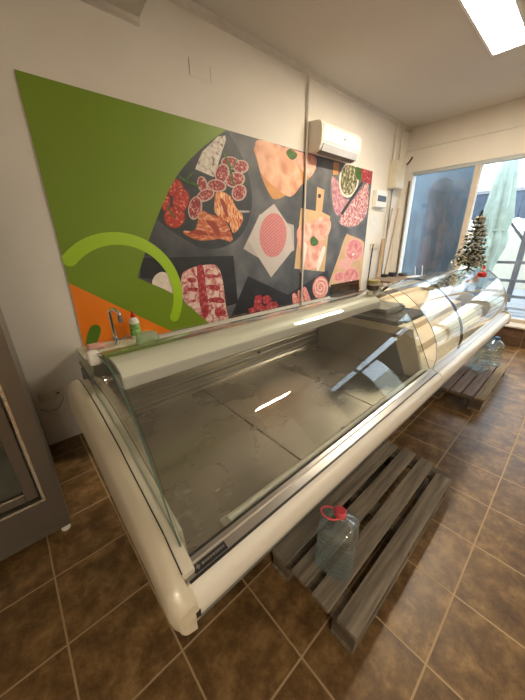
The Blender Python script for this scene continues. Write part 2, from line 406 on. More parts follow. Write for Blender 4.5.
frame_bar((fx0, -3.9, ZB + 0.02), (fx1, 2.325, ZB + 0.07), 'frame_tan')
frame_bar((fx0 - 0.01, 1.385, ZB + 0.07), (fx1, 1.445, ZT - 0.05), 'frame_tan', 'mullion')
frame_bar((fx0, 1.365, ZB + 0.07), (fx1, 1.385, ZT - 0.05), 'frame_white', 'mullion')
frame_bar((fx0, 0.02, ZB + 0.07), (fx1, 0.08, ZT - 0.05), 'frame_tan', 'mullion')
frame_bar((fx0, -1.38, ZB + 0.07), (fx1, -1.30, 2.14), 'alu_dark', 'mullion')
frame_bar((fx0, -2.72, ZB + 0.07), (fx1, -2.66, 2.14), 'alu_dark', 'mullion')
frame_bar((fx0, -0.92, ZB + 0.07), (fx1, -0.86, ZT), 'alu_dark', 'mullion')
for a, b, zt in ((1.445, 2.325, ZT), (0.08, 1.365, ZT), (-0.86, 0.02, ZT), (-1.30, -0.92, 2.14), (-2.66, -1.38, 2.14), (-3.9, -2.72, 2.14)):
    obj('window_pane', B1((FX + 0.052, a, ZB + 0.07), (FX + 0.058, b, zt - 0.05)), 'pane_glass', w)

# ------------------------------------------------------------------ ceiling lights
def ceiling_panel(x0, x1, y0, y1, label):
    t = thing('ceiling_light', label, 'ceiling light', ((x0 + x1) / 2, (y0 + y1) / 2, CZ))
    bm = BM()
    for a, b in (((x0, y0), (x1, y0 + .02)), ((x0, y1 - .02), (x1, y1)), ((x0, y0 + .02), (x0 + .02, y1 - .02)), ((x1 - .02, y0 + .02), (x1, y1 - .02))):
        box(bm, (a[0], a[1], CZ - .03), (b[0], b[1], CZ))
    obj('lamp_frame', bm, 'white_plastic', t)
    obj('diffuser', B1((x0 + .02, y0 + .02, CZ - .026), (x1 - .02, y1 - .02, CZ - .01)), 'lamp_diffuser', t)
    return t
ceiling_panel(2.07, 3.27, 0.83, 1.13, 'bright rectangular ceiling light panel above the far half of the counters')
ceiling_panel(2.90, 4.10, -4.20, -3.90, 'bright rectangular ceiling light panel in the far right corner of the room')
ceiling_panel(-2.5, -1.3, -3.10, -2.80, 'added fill light panel on the ceiling, unseen behind the camera')  # unseen panel added as fill light, placed clear of the counter glass reflections

# ------------------------------------------------------------------ wall mural
MURAL=[
('printed_plate','slate',1,1,[(1.017,2.423),(1.087,2.391),(1.187,2.277),(1.266,2.135),(1.311,1.978),(1.301,1.809),(1.219,1.632),(1.086,1.51),(0.881,1.437),(0.672,1.443),(0.514,1.515),(0.372,1.6),(0.28,1.669),(0.246,1.703),(0.289,1.856),(0.474,2.04),(0.665,2.214),(0.813,2.338)]),
('printed_salami','salamilog',2,0,[(0.934,2.373),(1.015,2.395),(1.017,2.357),(0.861,2.05),(0.672,2.089),(0.755,2.228)]),
('printed_chorizo_rim','chorizorim',2,1,[(0.542,1.932),(0.526,1.895),(0.494,1.866),(0.453,1.854),(0.416,1.86),(0.391,1.884),(0.386,1.918),(0.401,1.953),(0.433,1.981),(0.472,1.995),(0.51,1.99),(0.535,1.967)]),
('printed_chorizo','chorizo',2,1,[(0.531,1.931),(0.517,1.899),(0.489,1.874),(0.454,1.863),(0.422,1.868),(0.401,1.889),(0.397,1.919),(0.41,1.95),(0.437,1.975),(0.471,1.986),(0.503,1.982),(0.525,1.962)]),
('printed_chorizo_rim','chorizorim',2,1,[(0.585,1.829),(0.557,1.78),(0.516,1.746),(0.472,1.736),(0.438,1.754),(0.423,1.792),(0.429,1.841),(0.456,1.888),(0.496,1.921),(0.538,1.932),(0.573,1.917),(0.591,1.879)]),
('printed_chorizo','chorizo',2,1,[(0.574,1.83),(0.549,1.785),(0.513,1.754),(0.475,1.745),(0.446,1.761),(0.433,1.795),(0.44,1.84),(0.463,1.883),(0.498,1.913),(0.535,1.923),(0.565,1.91),(0.58,1.875)]),
('printed_chorizo_rim','chorizorim',2,1,[(0.531,1.705),(0.511,1.659),(0.468,1.624),(0.416,1.611),(0.368,1.622),(0.337,1.654),(0.33,1.697),(0.349,1.741),(0.389,1.774),(0.44,1.788),(0.489,1.78),(0.522,1.749)]),
('printed_chorizo','chorizo',2,1,[(0.519,1.704),(0.502,1.663),(0.464,1.632),(0.417,1.62),(0.374,1.63),(0.346,1.659),(0.34,1.697),(0.357,1.737),(0.393,1.767),(0.439,1.78),(0.482,1.771),(0.512,1.744)]),
('printed_chorizo_rim','chorizorim',2,1,[(0.408,1.814),(0.397,1.776),(0.377,1.748),(0.354,1.737),(0.334,1.746),(0.323,1.772),(0.323,1.809),(0.334,1.846),(0.353,1.874),(0.376,1.885),(0.396,1.877),(0.408,1.851)]),
('printed_chorizo','chorizo',2,1,[(0.398,1.814),(0.389,1.78),(0.373,1.755),(0.355,1.745),(0.341,1.753),(0.332,1.777),(0.333,1.809),(0.342,1.842),(0.357,1.867),(0.374,1.877),(0.389,1.869),(0.398,1.846)]),
('printed_salami_rim','salamirim',3,1,[(1.173,2.19),(1.149,2.163),(1.101,2.143),(1.043,2.135),(0.991,2.142),(0.958,2.161),(0.952,2.187),(0.975,2.213),(1.02,2.233),(1.076,2.241),(1.13,2.236),(1.165,2.217)]),
('printed_salami_slice','salami',3,1,[(1.153,2.191),(1.134,2.17),(1.093,2.154),(1.044,2.148),(0.999,2.153),(0.97,2.168),(0.965,2.188),(0.983,2.209),(1.022,2.225),(1.07,2.231),(1.116,2.227),(1.147,2.212)]),
('printed_salami_rim','salamirim',3,1,[(1.28,2.186),(1.266,2.155),(1.228,2.129),(1.179,2.115),(1.131,2.117),(1.098,2.134),(1.087,2.161),(1.101,2.19),(1.137,2.216),(1.185,2.23),(1.233,2.229),(1.268,2.213)]),
('printed_salami_slice','salami',3,1,[(1.26,2.185),(1.248,2.16),(1.217,2.139),(1.177,2.128),(1.137,2.129),(1.11,2.143),(1.101,2.164),(1.113,2.188),(1.142,2.209),(1.182,2.22),(1.221,2.22),(1.25,2.207)]),
('printed_salami_rim','salamirim',3,1,[(1.038,2.088),(1.013,2.045),(0.973,2.015),(0.929,2.005),(0.892,2.017),(0.873,2.048),(0.876,2.089),(0.9,2.13),(0.938,2.16),(0.982,2.171),(1.019,2.16),(1.04,2.13)]),
('printed_salami_slice','salami',3,1,[(1.02,2.089),(0.999,2.053),(0.966,2.027),(0.93,2.018),(0.901,2.028),(0.885,2.055),(0.888,2.091),(0.908,2.126),(0.94,2.152),(0.976,2.161),(1.006,2.152),(1.022,2.126)]),
('printed_salami_rim','salamirim',3,1,[(1.228,2.09),(1.222,2.054),(1.185,2.018),(1.126,1.992),(1.063,1.984),(1.013,1.994),(0.988,2.02),(0.994,2.055),(1.029,2.089),(1.085,2.115),(1.147,2.125),(1.2,2.116)]),
('printed_salami_slice','salami',3,1,[(1.208,2.087),(1.203,2.057),(1.17,2.027),(1.119,2.005),(1.065,1.997),(1.022,2.005),(1.001,2.026),(1.007,2.055),(1.037,2.084),(1.086,2.106),(1.139,2.115),(1.184,2.108)]),
('printed_salami_rim','salamirim',3,1,[(1.234,1.933),(1.201,1.897),(1.153,1.875),(1.105,1.873),(1.069,1.891),(1.054,1.924),(1.063,1.963),(1.094,1.998),(1.14,2.02),(1.188,2.023),(1.226,2.006),(1.243,1.973)]),
('printed_salami_slice','salami',3,1,[(1.214,1.938),(1.187,1.907),(1.148,1.889),(1.109,1.887),(1.079,1.902),(1.068,1.929),(1.076,1.962),(1.102,1.991),(1.139,2.01),(1.179,2.013),(1.209,1.999),(1.222,1.971)]),
('printed_salami_rim','salamirim',3,1,[(0.995,1.979),(0.972,1.952),(0.926,1.934),(0.871,1.93),(0.822,1.939),(0.791,1.96),(0.786,1.986),(0.808,2.012),(0.851,2.03),(0.905,2.036),(0.955,2.027),(0.989,2.007)]),
('printed_salami_slice','salami',3,1,[(0.977,1.981),(0.958,1.961),(0.919,1.946),(0.872,1.943),(0.83,1.95),(0.803,1.967),(0.798,1.987),(0.816,2.007),(0.853,2.022),(0.899,2.026),(0.942,2.019),(0.971,2.003)]),
('printed_salami_rim','salamirim',3,1,[(0.786,1.994),(0.787,1.961),(0.774,1.933),(0.749,1.917),(0.721,1.918),(0.697,1.935),(0.683,1.964),(0.682,1.996),(0.695,2.023),(0.718,2.039),(0.746,2.039),(0.771,2.023)]),
('printed_salami_slice','salami',3,1,[(0.769,1.992),(0.771,1.964),(0.762,1.942),(0.745,1.929),(0.724,1.931),(0.706,1.945),(0.694,1.969),(0.693,1.996),(0.702,2.018),(0.719,2.031),(0.739,2.03),(0.758,2.015)]),
('printed_salami_rim','salamirim',3,1,[(0.853,1.934),(0.852,1.908),(0.824,1.877),(0.778,1.851),(0.727,1.837),(0.685,1.838),(0.662,1.853),(0.664,1.879),(0.69,1.909),(0.734,1.935),(0.785,1.95),(0.829,1.95)]),
('printed_salami_slice','salami',3,1,[(0.837,1.93),(0.835,1.909),(0.81,1.884),(0.771,1.862),(0.727,1.85),(0.692,1.849),(0.673,1.861),(0.675,1.881),(0.699,1.905),(0.737,1.927),(0.78,1.94),(0.817,1.941)]),
('printed_salami_rim','salamirim',3,1,[(0.707,1.777),(0.681,1.729),(0.644,1.696),(0.606,1.686),(0.576,1.703),(0.564,1.741),(0.571,1.789),(0.596,1.836),(0.632,1.869),(0.669,1.88),(0.699,1.864),(0.713,1.827)]),
('printed_salami_slice','salami',3,1,[(0.691,1.78),(0.669,1.738),(0.638,1.708),(0.607,1.699),(0.584,1.714),(0.575,1.747),(0.582,1.79),(0.603,1.831),(0.633,1.861),(0.664,1.87),(0.687,1.857),(0.697,1.824)]),
('printed_ham','prosciutto',3,1,[(0.687,1.758),(0.778,1.743),(0.956,1.69),(1.035,1.543),(1.012,1.496),(0.888,1.523),(0.781,1.513),(0.631,1.514),(0.508,1.563),(0.505,1.592),(0.617,1.603)]),
('printed_ham','prosciutto2',3,1,[(0.883,1.932),(1.027,1.915),(1.104,1.809),(1.182,1.739),(1.153,1.653),(1.055,1.576),(0.996,1.67),(0.854,1.746),(0.848,1.824)]),
('printed_ham_fold','hamdark',4,1,[(0.735,1.683),(0.847,1.666),(0.892,1.565),(0.85,1.554),(0.792,1.625)]),
('printed_ham_fold','hamdark',4,1,[(0.917,1.877),(0.968,1.851),(1.0,1.732),(0.96,1.741)]),
('printed_ham_fold','hamdark',4,1,[(0.556,1.583),(0.665,1.603),(0.759,1.554),(0.637,1.564)]),
('printed_herb','herb',4,0,[(0.509,2.027),(0.574,1.997),(0.705,1.971),(0.692,1.957),(0.56,1.974),(0.51,2.002)]),
('printed_herb','herb',4,0,[(0.67,2.072),(0.584,1.999),(0.57,2.004),(0.612,2.048)]),
('printed_herb','herb',4,0,[(0.974,2.263),(1.004,2.249),(1.058,2.166),(1.093,1.999),(1.071,1.997),(1.031,2.153)]),
('printed_herb','herb',4,0,[(1.158,2.254),(1.083,2.141),(1.07,2.149),(1.13,2.232)]),
('printed_herb','herb',4,0,[(0.402,1.814),(0.365,1.768),(0.427,1.692),(0.439,1.701),(0.385,1.77)]),
('printed_cloth','papers',2,0,[(1.004,1.789),(1.282,1.791),(1.275,1.778),(1.044,1.759)]),
('printed_board','slate2',1,0,[(0.083,1.379),(1.04,1.357),(1.071,0.856),(0.773,0.828),(0.291,1.18),(0.053,1.222)]),
('printed_garlic','garlic',2,1,[(0.148,1.153),(0.176,1.222),(0.25,1.255),(0.333,1.209),(0.367,1.13),(0.331,1.057),(0.223,1.071)]),
('printed_ribs','ribs',2,1,[(0.433,1.208),(0.502,1.258),(0.635,1.284),(0.782,1.285),(0.842,1.249),(0.884,1.123),(0.906,0.847),(0.93,0.673),(0.89,0.637),(0.697,0.676),(0.535,0.844),(0.434,0.966),(0.407,1.071)]),
('printed_rib_meat','redmeat',3,1,[(0.6,1.272),(0.667,1.275),(0.677,1.114),(0.69,0.833),(0.632,0.763),(0.593,0.896),(0.592,1.122)]),
('printed_rib_meat','redmeat',3,1,[(0.686,1.201),(0.827,1.175),(0.815,1.153),(0.682,1.169)]),
('printed_rib_meat','redmeat',3,1,[(0.701,1.093),(0.836,1.069),(0.823,1.021),(0.698,1.059)]),
('printed_rib_meat','redmeat',3,1,[(0.706,0.957),(0.855,0.945),(0.879,0.885),(0.712,0.922)]),
('printed_rib_meat','redmeat',3,1,[(0.773,0.844),(0.893,0.799),(0.879,0.751),(0.772,0.762)]),
('printed_rib_meat','redmeat',3,1,[(0.492,1.182),(0.572,1.168),(0.56,1.133),(0.496,1.146)]),
('printed_rib_meat','redmeat',3,1,[(0.449,1.087),(0.579,1.08),(0.566,1.044),(0.494,1.06)]),
('printed_board','woodboard',1,1,[(1.377,2.376),(1.389,2.262),(1.473,2.084),(1.583,1.951),(1.652,1.926),(1.798,1.968),(2.081,2.101),(2.298,2.251),(2.335,2.335),(2.173,2.404),(1.697,2.416)]),
('printed_chicken','chicken',3,1,[(1.415,2.431),(1.743,2.434),(1.814,2.407),(1.965,2.33),(2.076,2.194),(2.067,2.1),(1.938,1.986),(1.798,1.983),(1.474,2.126),(1.413,2.226),(1.376,2.338)]),
('printed_chicken','chicken2',2,1,[(1.79,2.431),(2.025,2.429),(2.307,2.424),(2.344,2.336),(2.257,2.214),(2.157,2.219),(2.045,2.282),(1.913,2.352)]),
('printed_herb','herb',4,1,[(1.814,2.393),(1.874,2.431),(1.936,2.419),(1.993,2.4),(1.976,2.361),(1.914,2.334),(1.851,2.35)]),
('printed_paper','papers',1,0,[(1.176,1.423),(1.418,1.767),(1.965,1.67),(1.987,1.382),(1.517,1.258)]),
('printed_paper','papers2',2,0,[(1.408,1.751),(1.631,1.88),(1.91,1.634),(1.974,1.401),(1.582,1.088),(1.244,1.5)]),
('printed_burger','burger',3,1,[(1.84,1.549),(1.824,1.474),(1.786,1.406),(1.731,1.355),(1.665,1.324),(1.596,1.318),(1.53,1.335),(1.474,1.373),(1.433,1.428),(1.411,1.494),(1.408,1.564),(1.425,1.632),(1.459,1.693),(1.508,1.742),(1.568,1.774),(1.634,1.785),(1.699,1.775),(1.758,1.743),(1.805,1.691),(1.833,1.624)]),
('printed_board','woodboard2',1,0,[(2.385,2.116),(2.536,2.095),(2.509,1.84),(2.694,1.795),(2.643,1.073),(1.995,1.162),(2.088,1.864),(2.376,1.844)]),
('printed_board_hole','slate',2,1,[(2.471,2.022),(2.463,2.004),(2.441,1.995),(2.417,2.001),(2.406,2.017),(2.414,2.035),(2.436,2.044),(2.46,2.039)]),
('printed_chicken','chicken2',2,1,[(2.025,1.6),(2.169,1.692),(2.358,1.678),(2.403,1.527),(2.221,1.336),(2.093,1.398)]),
('printed_chicken','chicken2',2,1,[(2.292,1.695),(2.515,1.776),(2.717,1.725),(2.678,1.566),(2.509,1.487),(2.336,1.546)]),
('printed_chicken','chicken2',2,1,[(2.243,1.49),(2.472,1.507),(2.566,1.405),(2.468,1.162),(2.267,1.134),(2.194,1.259)]),
('printed_bone','garlic',3,1,[(2.152,1.453),(2.229,1.413),(2.157,1.122),(2.106,1.146)]),
('printed_bone','garlic',3,1,[(2.566,1.405),(2.627,1.363),(2.509,1.109),(2.454,1.163)]),
('printed_herb','herb',4,1,[(2.287,1.497),(2.349,1.546),(2.46,1.487),(2.444,1.44),(2.332,1.427)]),
('printed_plate','plategrey',1,1,[(2.677,2.407),(2.887,2.448),(3.603,2.434),(3.729,2.287),(3.747,2.027),(3.647,1.811),(3.44,1.679),(3.178,1.645),(2.89,1.729),(2.718,1.883),(2.65,2.13)]),
('printed_mince','mince',2,1,[(3.61,2.247),(3.645,1.902),(3.433,1.715),(3.173,1.674),(2.914,1.744),(3.174,1.99),(3.503,2.251)]),
('printed_mince','mince2',2,1,[(2.672,2.253),(2.878,2.176),(3.003,2.032),(3.225,2.021),(2.931,1.813),(2.754,1.911)]),
('printed_bowl','garlic',3,1,[(3.323,2.281),(3.308,2.211),(3.269,2.147),(3.211,2.095),(3.138,2.061),(3.061,2.048),(2.986,2.057),(2.922,2.086),(2.873,2.132),(2.844,2.19),(2.838,2.254),(2.853,2.319),(2.889,2.378),(2.942,2.428),(3.008,2.462),(3.081,2.479),(3.155,2.475),(3.223,2.451),(3.277,2.408),(3.312,2.349)]),
('printed_olives','olives',4,1,[(3.283,2.279),(3.271,2.218),(3.238,2.161),(3.188,2.116),(3.128,2.086),(3.062,2.074),(2.999,2.082),(2.944,2.108),(2.902,2.148),(2.878,2.199),(2.872,2.256),(2.885,2.313),(2.916,2.366),(2.961,2.409),(3.017,2.44),(3.08,2.454),(3.143,2.45),(3.2,2.428),(3.245,2.39),(3.274,2.339)]),
('printed_meat','redmeat',3,0,[(3.343,2.447),(3.679,2.435),(3.688,2.269),(3.406,2.282)]),
('printed_meat','woodboard',3,0,[(2.689,2.421),(2.817,2.426),(2.811,2.293),(2.693,2.28)]),
('printed_herb','herb',4,1,[(3.205,2.429),(3.348,2.421),(3.392,2.294),(3.257,2.306)]),
('printed_bone','slate2',4,0,[(3.395,2.28),(3.44,2.263),(2.983,1.82),(2.927,1.84)]),
('printed_board','woodboard2',1,1,[(3.108,1.548),(3.222,1.557),(3.61,1.475),(3.673,1.337),(3.695,0.751),(3.091,0.717),(2.82,0.831),(2.784,0.913),(2.936,1.209)]),
('printed_ham_rim','hamrim',2,1,[(3.66,1.313),(3.629,1.25),(3.558,1.203),(3.461,1.178),(3.354,1.18),(3.254,1.208),(3.177,1.254),(3.131,1.313),(3.122,1.376),(3.152,1.434),(3.215,1.479),(3.304,1.506),(3.407,1.508),(3.508,1.486),(3.594,1.442),(3.648,1.381)]),
('printed_ham_slice','hamslice',2,1,[(3.62,1.318),(3.592,1.262),(3.532,1.22),(3.449,1.198),(3.357,1.199),(3.271,1.223),(3.204,1.264),(3.164,1.316),(3.157,1.372),(3.183,1.424),(3.238,1.464),(3.315,1.488),(3.404,1.49),(3.491,1.471),(3.564,1.431),(3.609,1.378)]),
('printed_ham_rim','hamrim',2,1,[(3.623,0.883),(3.594,0.826),(3.528,0.785),(3.438,0.767),(3.338,0.775),(3.245,0.806),(3.172,0.855),(3.129,0.913),(3.121,0.974),(3.149,1.027),(3.208,1.066),(3.291,1.086),(3.387,1.082),(3.482,1.055),(3.561,1.008),(3.611,0.948)]),
('printed_ham_slice','hamslice',2,1,[(3.582,0.891),(3.557,0.841),(3.501,0.805),(3.425,0.789),(3.341,0.795),(3.262,0.821),(3.201,0.863),(3.164,0.914),(3.157,0.967),(3.181,1.014),(3.231,1.048),(3.302,1.066),(3.384,1.063),(3.464,1.04),(3.53,0.999),(3.572,0.946)]),
('printed_ham_rim','hamrim',2,1,[(3.348,1.196),(3.369,1.164),(3.36,1.129),(3.321,1.098),(3.26,1.075),(3.186,1.064),(3.112,1.066),(3.048,1.081),(3.004,1.105),(2.986,1.137),(2.995,1.169),(3.031,1.199),(3.088,1.222),(3.159,1.234),(3.234,1.234),(3.3,1.221)]),
('printed_ham_slice','hamslice',2,1,[(3.318,1.188),(3.333,1.163),(3.323,1.136),(3.29,1.112),(3.239,1.093),(3.178,1.083),(3.118,1.084),(3.067,1.094),(3.033,1.113),(3.019,1.137),(3.029,1.163),(3.06,1.186),(3.108,1.205),(3.167,1.215),(3.227,1.216),(3.28,1.206)]),
('printed_ham_rim','hamrim',2,1,[(3.177,1.007),(3.196,0.977),(3.188,0.945),(3.155,0.918),(3.103,0.898),(3.039,0.89),(2.974,0.894),(2.918,0.91),(2.88,0.934),(2.863,0.963),(2.871,0.993),(2.901,1.02),(2.951,1.039),(3.012,1.048),(3.077,1.045),(3.135,1.031)]),
('printed_ham_slice','hamslice',2,1,[(3.147,1.0),(3.16,0.977),(3.152,0.953),(3.125,0.932),(3.082,0.917),(3.032,0.91),(2.981,0.912),(2.937,0.923),(2.907,0.941),(2.896,0.963),(2.903,0.985),(2.929,1.006),(2.97,1.021),(3.02,1.029),(3.071,1.027),(3.116,1.017)]),
('printed_bone','garlic',3,1,[(3.387,1.272),(3.359,1.262),(3.333,1.265),(3.323,1.278),(3.336,1.294),(3.363,1.304),(3.39,1.302),(3.4,1.288)]),
('printed_bone','garlic',3,1,[(3.41,0.875),(3.397,0.867),(3.369,0.869),(3.342,0.878),(3.333,0.889),(3.345,0.896),(3.373,0.895),(3.4,0.886)]),
('printed_board','slate2',1,0,[(1.228,1.134),(1.886,0.839),(1.715,0.416),(0.952,0.579)]),
('printed_board','slate2',1,0,[(1.874,0.84),(2.716,1.094),(2.871,0.72),(2.876,0.272),(1.715,0.501)]),
('printed_meat_cube','redmeat',2,0,[(1.296,0.807),(1.379,0.814),(1.423,0.758),(1.37,0.717),(1.306,0.747)]),
('printed_meat_cube','redmeat',3,0,[(1.342,0.789),(1.426,0.796),(1.472,0.739),(1.418,0.697),(1.353,0.728)]),
('printed_meat_cube','redmeat',4,0,[(1.436,0.877),(1.523,0.885),(1.57,0.828),(1.515,0.786),(1.448,0.816)]),
('printed_meat_cube','redmeat',2,0,[(1.217,0.765),(1.298,0.772),(1.341,0.715),(1.288,0.675),(1.226,0.706)]),
('printed_meat_cube','redmeat',3,0,[(1.305,0.863),(1.388,0.871),(1.433,0.816),(1.379,0.774),(1.316,0.804)]),
('printed_meat_cube','redmeat',4,0,[(1.573,0.78),(1.666,0.786),(1.717,0.727),(1.658,0.683),(1.587,0.716)]),
('printed_meat_cube','redmeat',2,0,[(1.512,0.787),(1.603,0.794),(1.653,0.735),(1.595,0.693),(1.525,0.725)]),
('printed_meat_cube','redmeat',3,0,[(1.44,0.86),(1.528,0.868),(1.575,0.811),(1.52,0.769),(1.452,0.799)]),
('printed_meat_cube','redmeat',4,0,[(1.436,0.724),(1.524,0.73),(1.573,0.67),(1.516,0.628),(1.448,0.661)]),
('printed_meat_cube','redmeat',2,0,[(1.396,0.755),(1.482,0.761),(1.53,0.702),(1.474,0.661),(1.407,0.693)]),
('printed_meat_cube','redmeat',3,0,[(1.452,0.875),(1.54,0.883),(1.588,0.826),(1.532,0.784),(1.465,0.814)]),
('printed_meat_cube','redmeat',4,0,[(1.483,0.77),(1.572,0.776),(1.621,0.717),(1.564,0.675),(1.495,0.707)]),
('printed_meat_cube','redmeat',2,0,[(1.321,0.898),(1.404,0.907),(1.449,0.852),(1.395,0.811),(1.332,0.839)]),
('printed_sausage','sausage',2,1,[(2.761,0.821),(2.742,0.767),(2.701,0.725),(2.644,0.7),(2.579,0.695),(2.514,0.709),(2.456,0.741),(2.414,0.787),(2.39,0.84),(2.387,0.894),(2.406,0.944),(2.443,0.984),(2.496,1.01),(2.558,1.018),(2.622,1.007),(2.681,0.977),(2.728,0.933),(2.756,0.879)]),
('printed_sausage_groove','garlic',3,0,[(2.591,0.856),(2.593,0.848),(2.593,0.84),(2.588,0.832),(2.579,0.827),(2.567,0.825),(2.552,0.827),(2.538,0.834),(2.525,0.845),(2.516,0.86),(2.512,0.877),(2.515,0.893),(2.526,0.907),(2.542,0.916),(2.564,0.92),(2.589,0.916),(2.613,0.905),(2.635,0.887),(2.651,0.864),(2.658,0.837),(2.654,0.812),(2.64,0.789),(2.616,0.774),(2.584,0.768),(2.549,0.773),(2.514,0.788),(2.484,0.812),(2.462,0.842),(2.451,0.877),(2.453,0.911),(2.469,0.94),(2.497,0.962),(2.535,0.974),(2.58,0.972),(2.626,0.958),(2.668,0.93),(2.702,0.892),(2.721,0.848),(2.723,0.802),(2.707,0.761),(2.722,0.75),(2.741,0.796),(2.739,0.847),(2.717,0.896),(2.68,0.939),(2.633,0.97),(2.581,0.986),(2.531,0.988),(2.488,0.976),(2.456,0.951),(2.438,0.917),(2.435,0.879),(2.446,0.84),(2.471,0.805),(2.506,0.777),(2.546,0.759),(2.587,0.753),(2.624,0.759),(2.653,0.777),(2.67,0.803),(2.675,0.833),(2.668,0.865),(2.649,0.893),(2.623,0.915),(2.593,0.929),(2.563,0.934),(2.536,0.931),(2.515,0.919),(2.501,0.902),(2.496,0.882),(2.499,0.861),(2.51,0.841),(2.527,0.825),(2.546,0.815),(2.566,0.81),(2.584,0.812),(2.598,0.819),(2.607,0.829),(2.61,0.842),(2.608,0.854)]),
('printed_sausage','sausage',2,1,[(1.965,0.816),(2.045,0.826),(2.133,0.598),(2.037,0.549)]),
('printed_sausage','sausage',2,1,[(2.07,0.844),(2.146,0.856),(2.238,0.626),(2.153,0.595)]),
('printed_sausage','sausage',2,1,[(2.171,0.874),(2.249,0.886),(2.376,0.649),(2.279,0.628)])
]

t = thing('wall_mural', 'large wall graphic with green field, orange corner and photographs of cuts of meat', 'wall mural', (-.47, WY, .70))
FI = 0
MT, MRX, MB = 2.44, 3.69, 0.70
def flat(name, mat, layer, pts, smooth=False, label=None):
    if smooth: pts = catmull(pts, 5, True)
    pts = [(min(x, MRX), max(MB, min(z, MT))) for x, z in pts]
    global FI; FI += 1
    y = WY - 0.004 - layer * 0.0006 - (FI % 40) * 1.2e-5
    bm = BM()
    vs = []
    for x, z in pts:
        if not vs or (vs[-1].co - Vector((x, y, z))).length > 1e-4: vs.append(bm.verts.new((x, y, z)))
    if (vs[0].co - vs[-1].co).length < 1e-4: bm.verts.remove(vs.pop())
    f = bm.faces.new(vs); f.normal_update()
    bmesh.ops.triangulate(bm, faces=[f], ngon_method='EAR_CLIP')
    return obj(name, bm, mat, t, label=label)
obj('backing_sheet', B1((-0.46, WY - 0.004, MB), (MRX, WY, MT)), 'm_stone', t, label='dark stone tabletop background print')
for nm, mt, ly, sm, pts in MURAL:
    flat(nm, 'm_' + mt, ly, pts, bool(sm))
gcurve = catmull([(1.029, 2.44), (0.74, 2.244), (0.477, 2.0), (0.242, 1.643), (0.09, 1.35), (0.029, 1.223)], 6) + catmull([(0.246, 1.105), (0.342, 1.039), (0.464, 0.926), (0.583, 0.80), (0.68, 0.70)], 5)
flat('green_panel', 'm_green', 6, [(-0.461, 2.44)] + gcurve + [(0.27, 0.70), (0.144, 0.789), (-0.462, 1.231)], label='olive green field')
flat('orange_panel', 'm_orange', 6, [(-0.462, 1.231), (0.144, 0.789), (0.27, 0.70), (-0.47, 0.70)], label='orange corner')
def arc_band(cx, cz, r, wd, a0, a1):
    o = []
    n = 36
    for k in range(n + 1):
        a = math.radians(a0 + (a1 - a0) * k / n); o.append((cx + (r + wd / 2) * math.cos(a), cz + (r + wd / 2) * math.sin(a)))
    for s in range(1, 9):
        a = math.radians(a1); b = a + PI * s / 9
        px, pz = cx + r * math.cos(a), cz + r * math.sin(a); o.append((px + wd / 2 * math.cos(b), pz + wd / 2 * math.sin(b)))
    for k in range(n + 1):
        a = math.radians(a1 + (a0 - a1) * k / n); o.append((cx + (r - wd / 2) * math.cos(a), cz + (r - wd / 2) * math.sin(a)))
    for s in range(1, 9):
        a = math.radians(a0); b = a + PI + PI * s / 9
        px, pz = cx + r * math.cos(a), cz + r * math.sin(a); o.append((px + wd / 2 * math.cos(b), pz + wd / 2 * math.sin(b)))
    return o
flat('lime_arc', 'm_lime', 7, arc_band(-0.09, 1.07, 0.462, 0.092, -30, 136), label='bright lime green arc')
flat('green_leaf', 'm_leaf', 7, [(-.455, .72), (-.40, .72), (-.35, .79), (-.325, .85), (-.335, .885), (-.365, .895), (-.40, .875), (-.44, .80)], True, label='dark green rounded stroke')

# ------------------------------------------------------------------ wall fittings
t = thing('air_conditioner', 'white wall-mounted air conditioner over the top edge of the wall graphic', 'air conditioner', (2.12, WY, 2.4))
ap = [(2.49, 2.735), (2.32, 2.715), (2.282, 2.685), (2.27, 2.62), (2.275, 2.50), (2.31, 2.44), (2.37, 2.42), (2.49, 2.44)]
bm = BM(); prism(bm, ap, 2.15, 2.95); obj('housing', bm, 'ac_white', t, bevel=0.012)
bm = BM(); prism(bm, [(2.275, 2.672), (2.264, 2.66), (2.267, 2.52), (2.28, 2.51), (2.29, 2.66)], 2.17, 2.93); obj('front_cover', bm, 'white_plastic', t, bevel=0.003)
bm = BM(); prism(bm, [(2.274, 2.498), (2.306, 2.437), (2.300, 2.432), (2.268, 2.494)], 2.19, 2.90); obj('air_flap', bm, 'housing_strip', t)
bm = BM(); prism(bm, [(2.312, 2.438), (2.366, 2.42), (2.366, 2.414), (2.31, 2.432)], 2.19, 2.90); obj('outlet_vent', bm, 'ac_vent', t)
obj('logo', B1((2.56, 2.262, 2.585), (2.60, 2.267, 2.597)), 'alu_dark', t)

bm = BM(); tube(bm, [(2.13, 2.465, 0.0), (2.13, 2.465, 3.13)], 0.013)
tag(obj('wall_pipe', bm, 'pipe_paint', smooth='auto'), 'thin white vertical conduit running down across the wall graphic beside the air conditioner', 'pipe')
bm = BM()
for a, b in (((.70, 2.735), (.90, 2.738)), ((.70, 2.845), (.90, 2.848)), ((.70, 2.735), (.703, 2.848)), ((.897, 2.735), (.90, 2.848))):
    box(bm, (a[0], WY - .003, a[1]), (b[0], WY, b[1]))
box(bm, (.703, WY - .002, 2.738), (.897, WY, 2.845))
o = obj('wall_hatch', bm, 'wall_paint', mats=['alu_dark', 'wall_paint'])
for p in o.data.polygons:
    if p.index >= 24: p.material_index = 1
    elif p.index < 12: p.material_index = 1
tag(o, 'small square painted-over cover plate high on the wall above the green graphic', 'cover plate')
t = thing('wall_socket', 'aged double power socket low on the wall beside the glass-door fridge', 'socket', (-.83, WY, .39))
obj('socket_plate', B1((-.84, WY - .014, .385), (-.675, WY, .465)), 'aged_plastic', t, bevel=.006)
obj('socket_frame', B1((-.832, WY - .017, .392), (-.683, WY - .014, .458)), 'cream_plastic', t, bevel=.002)
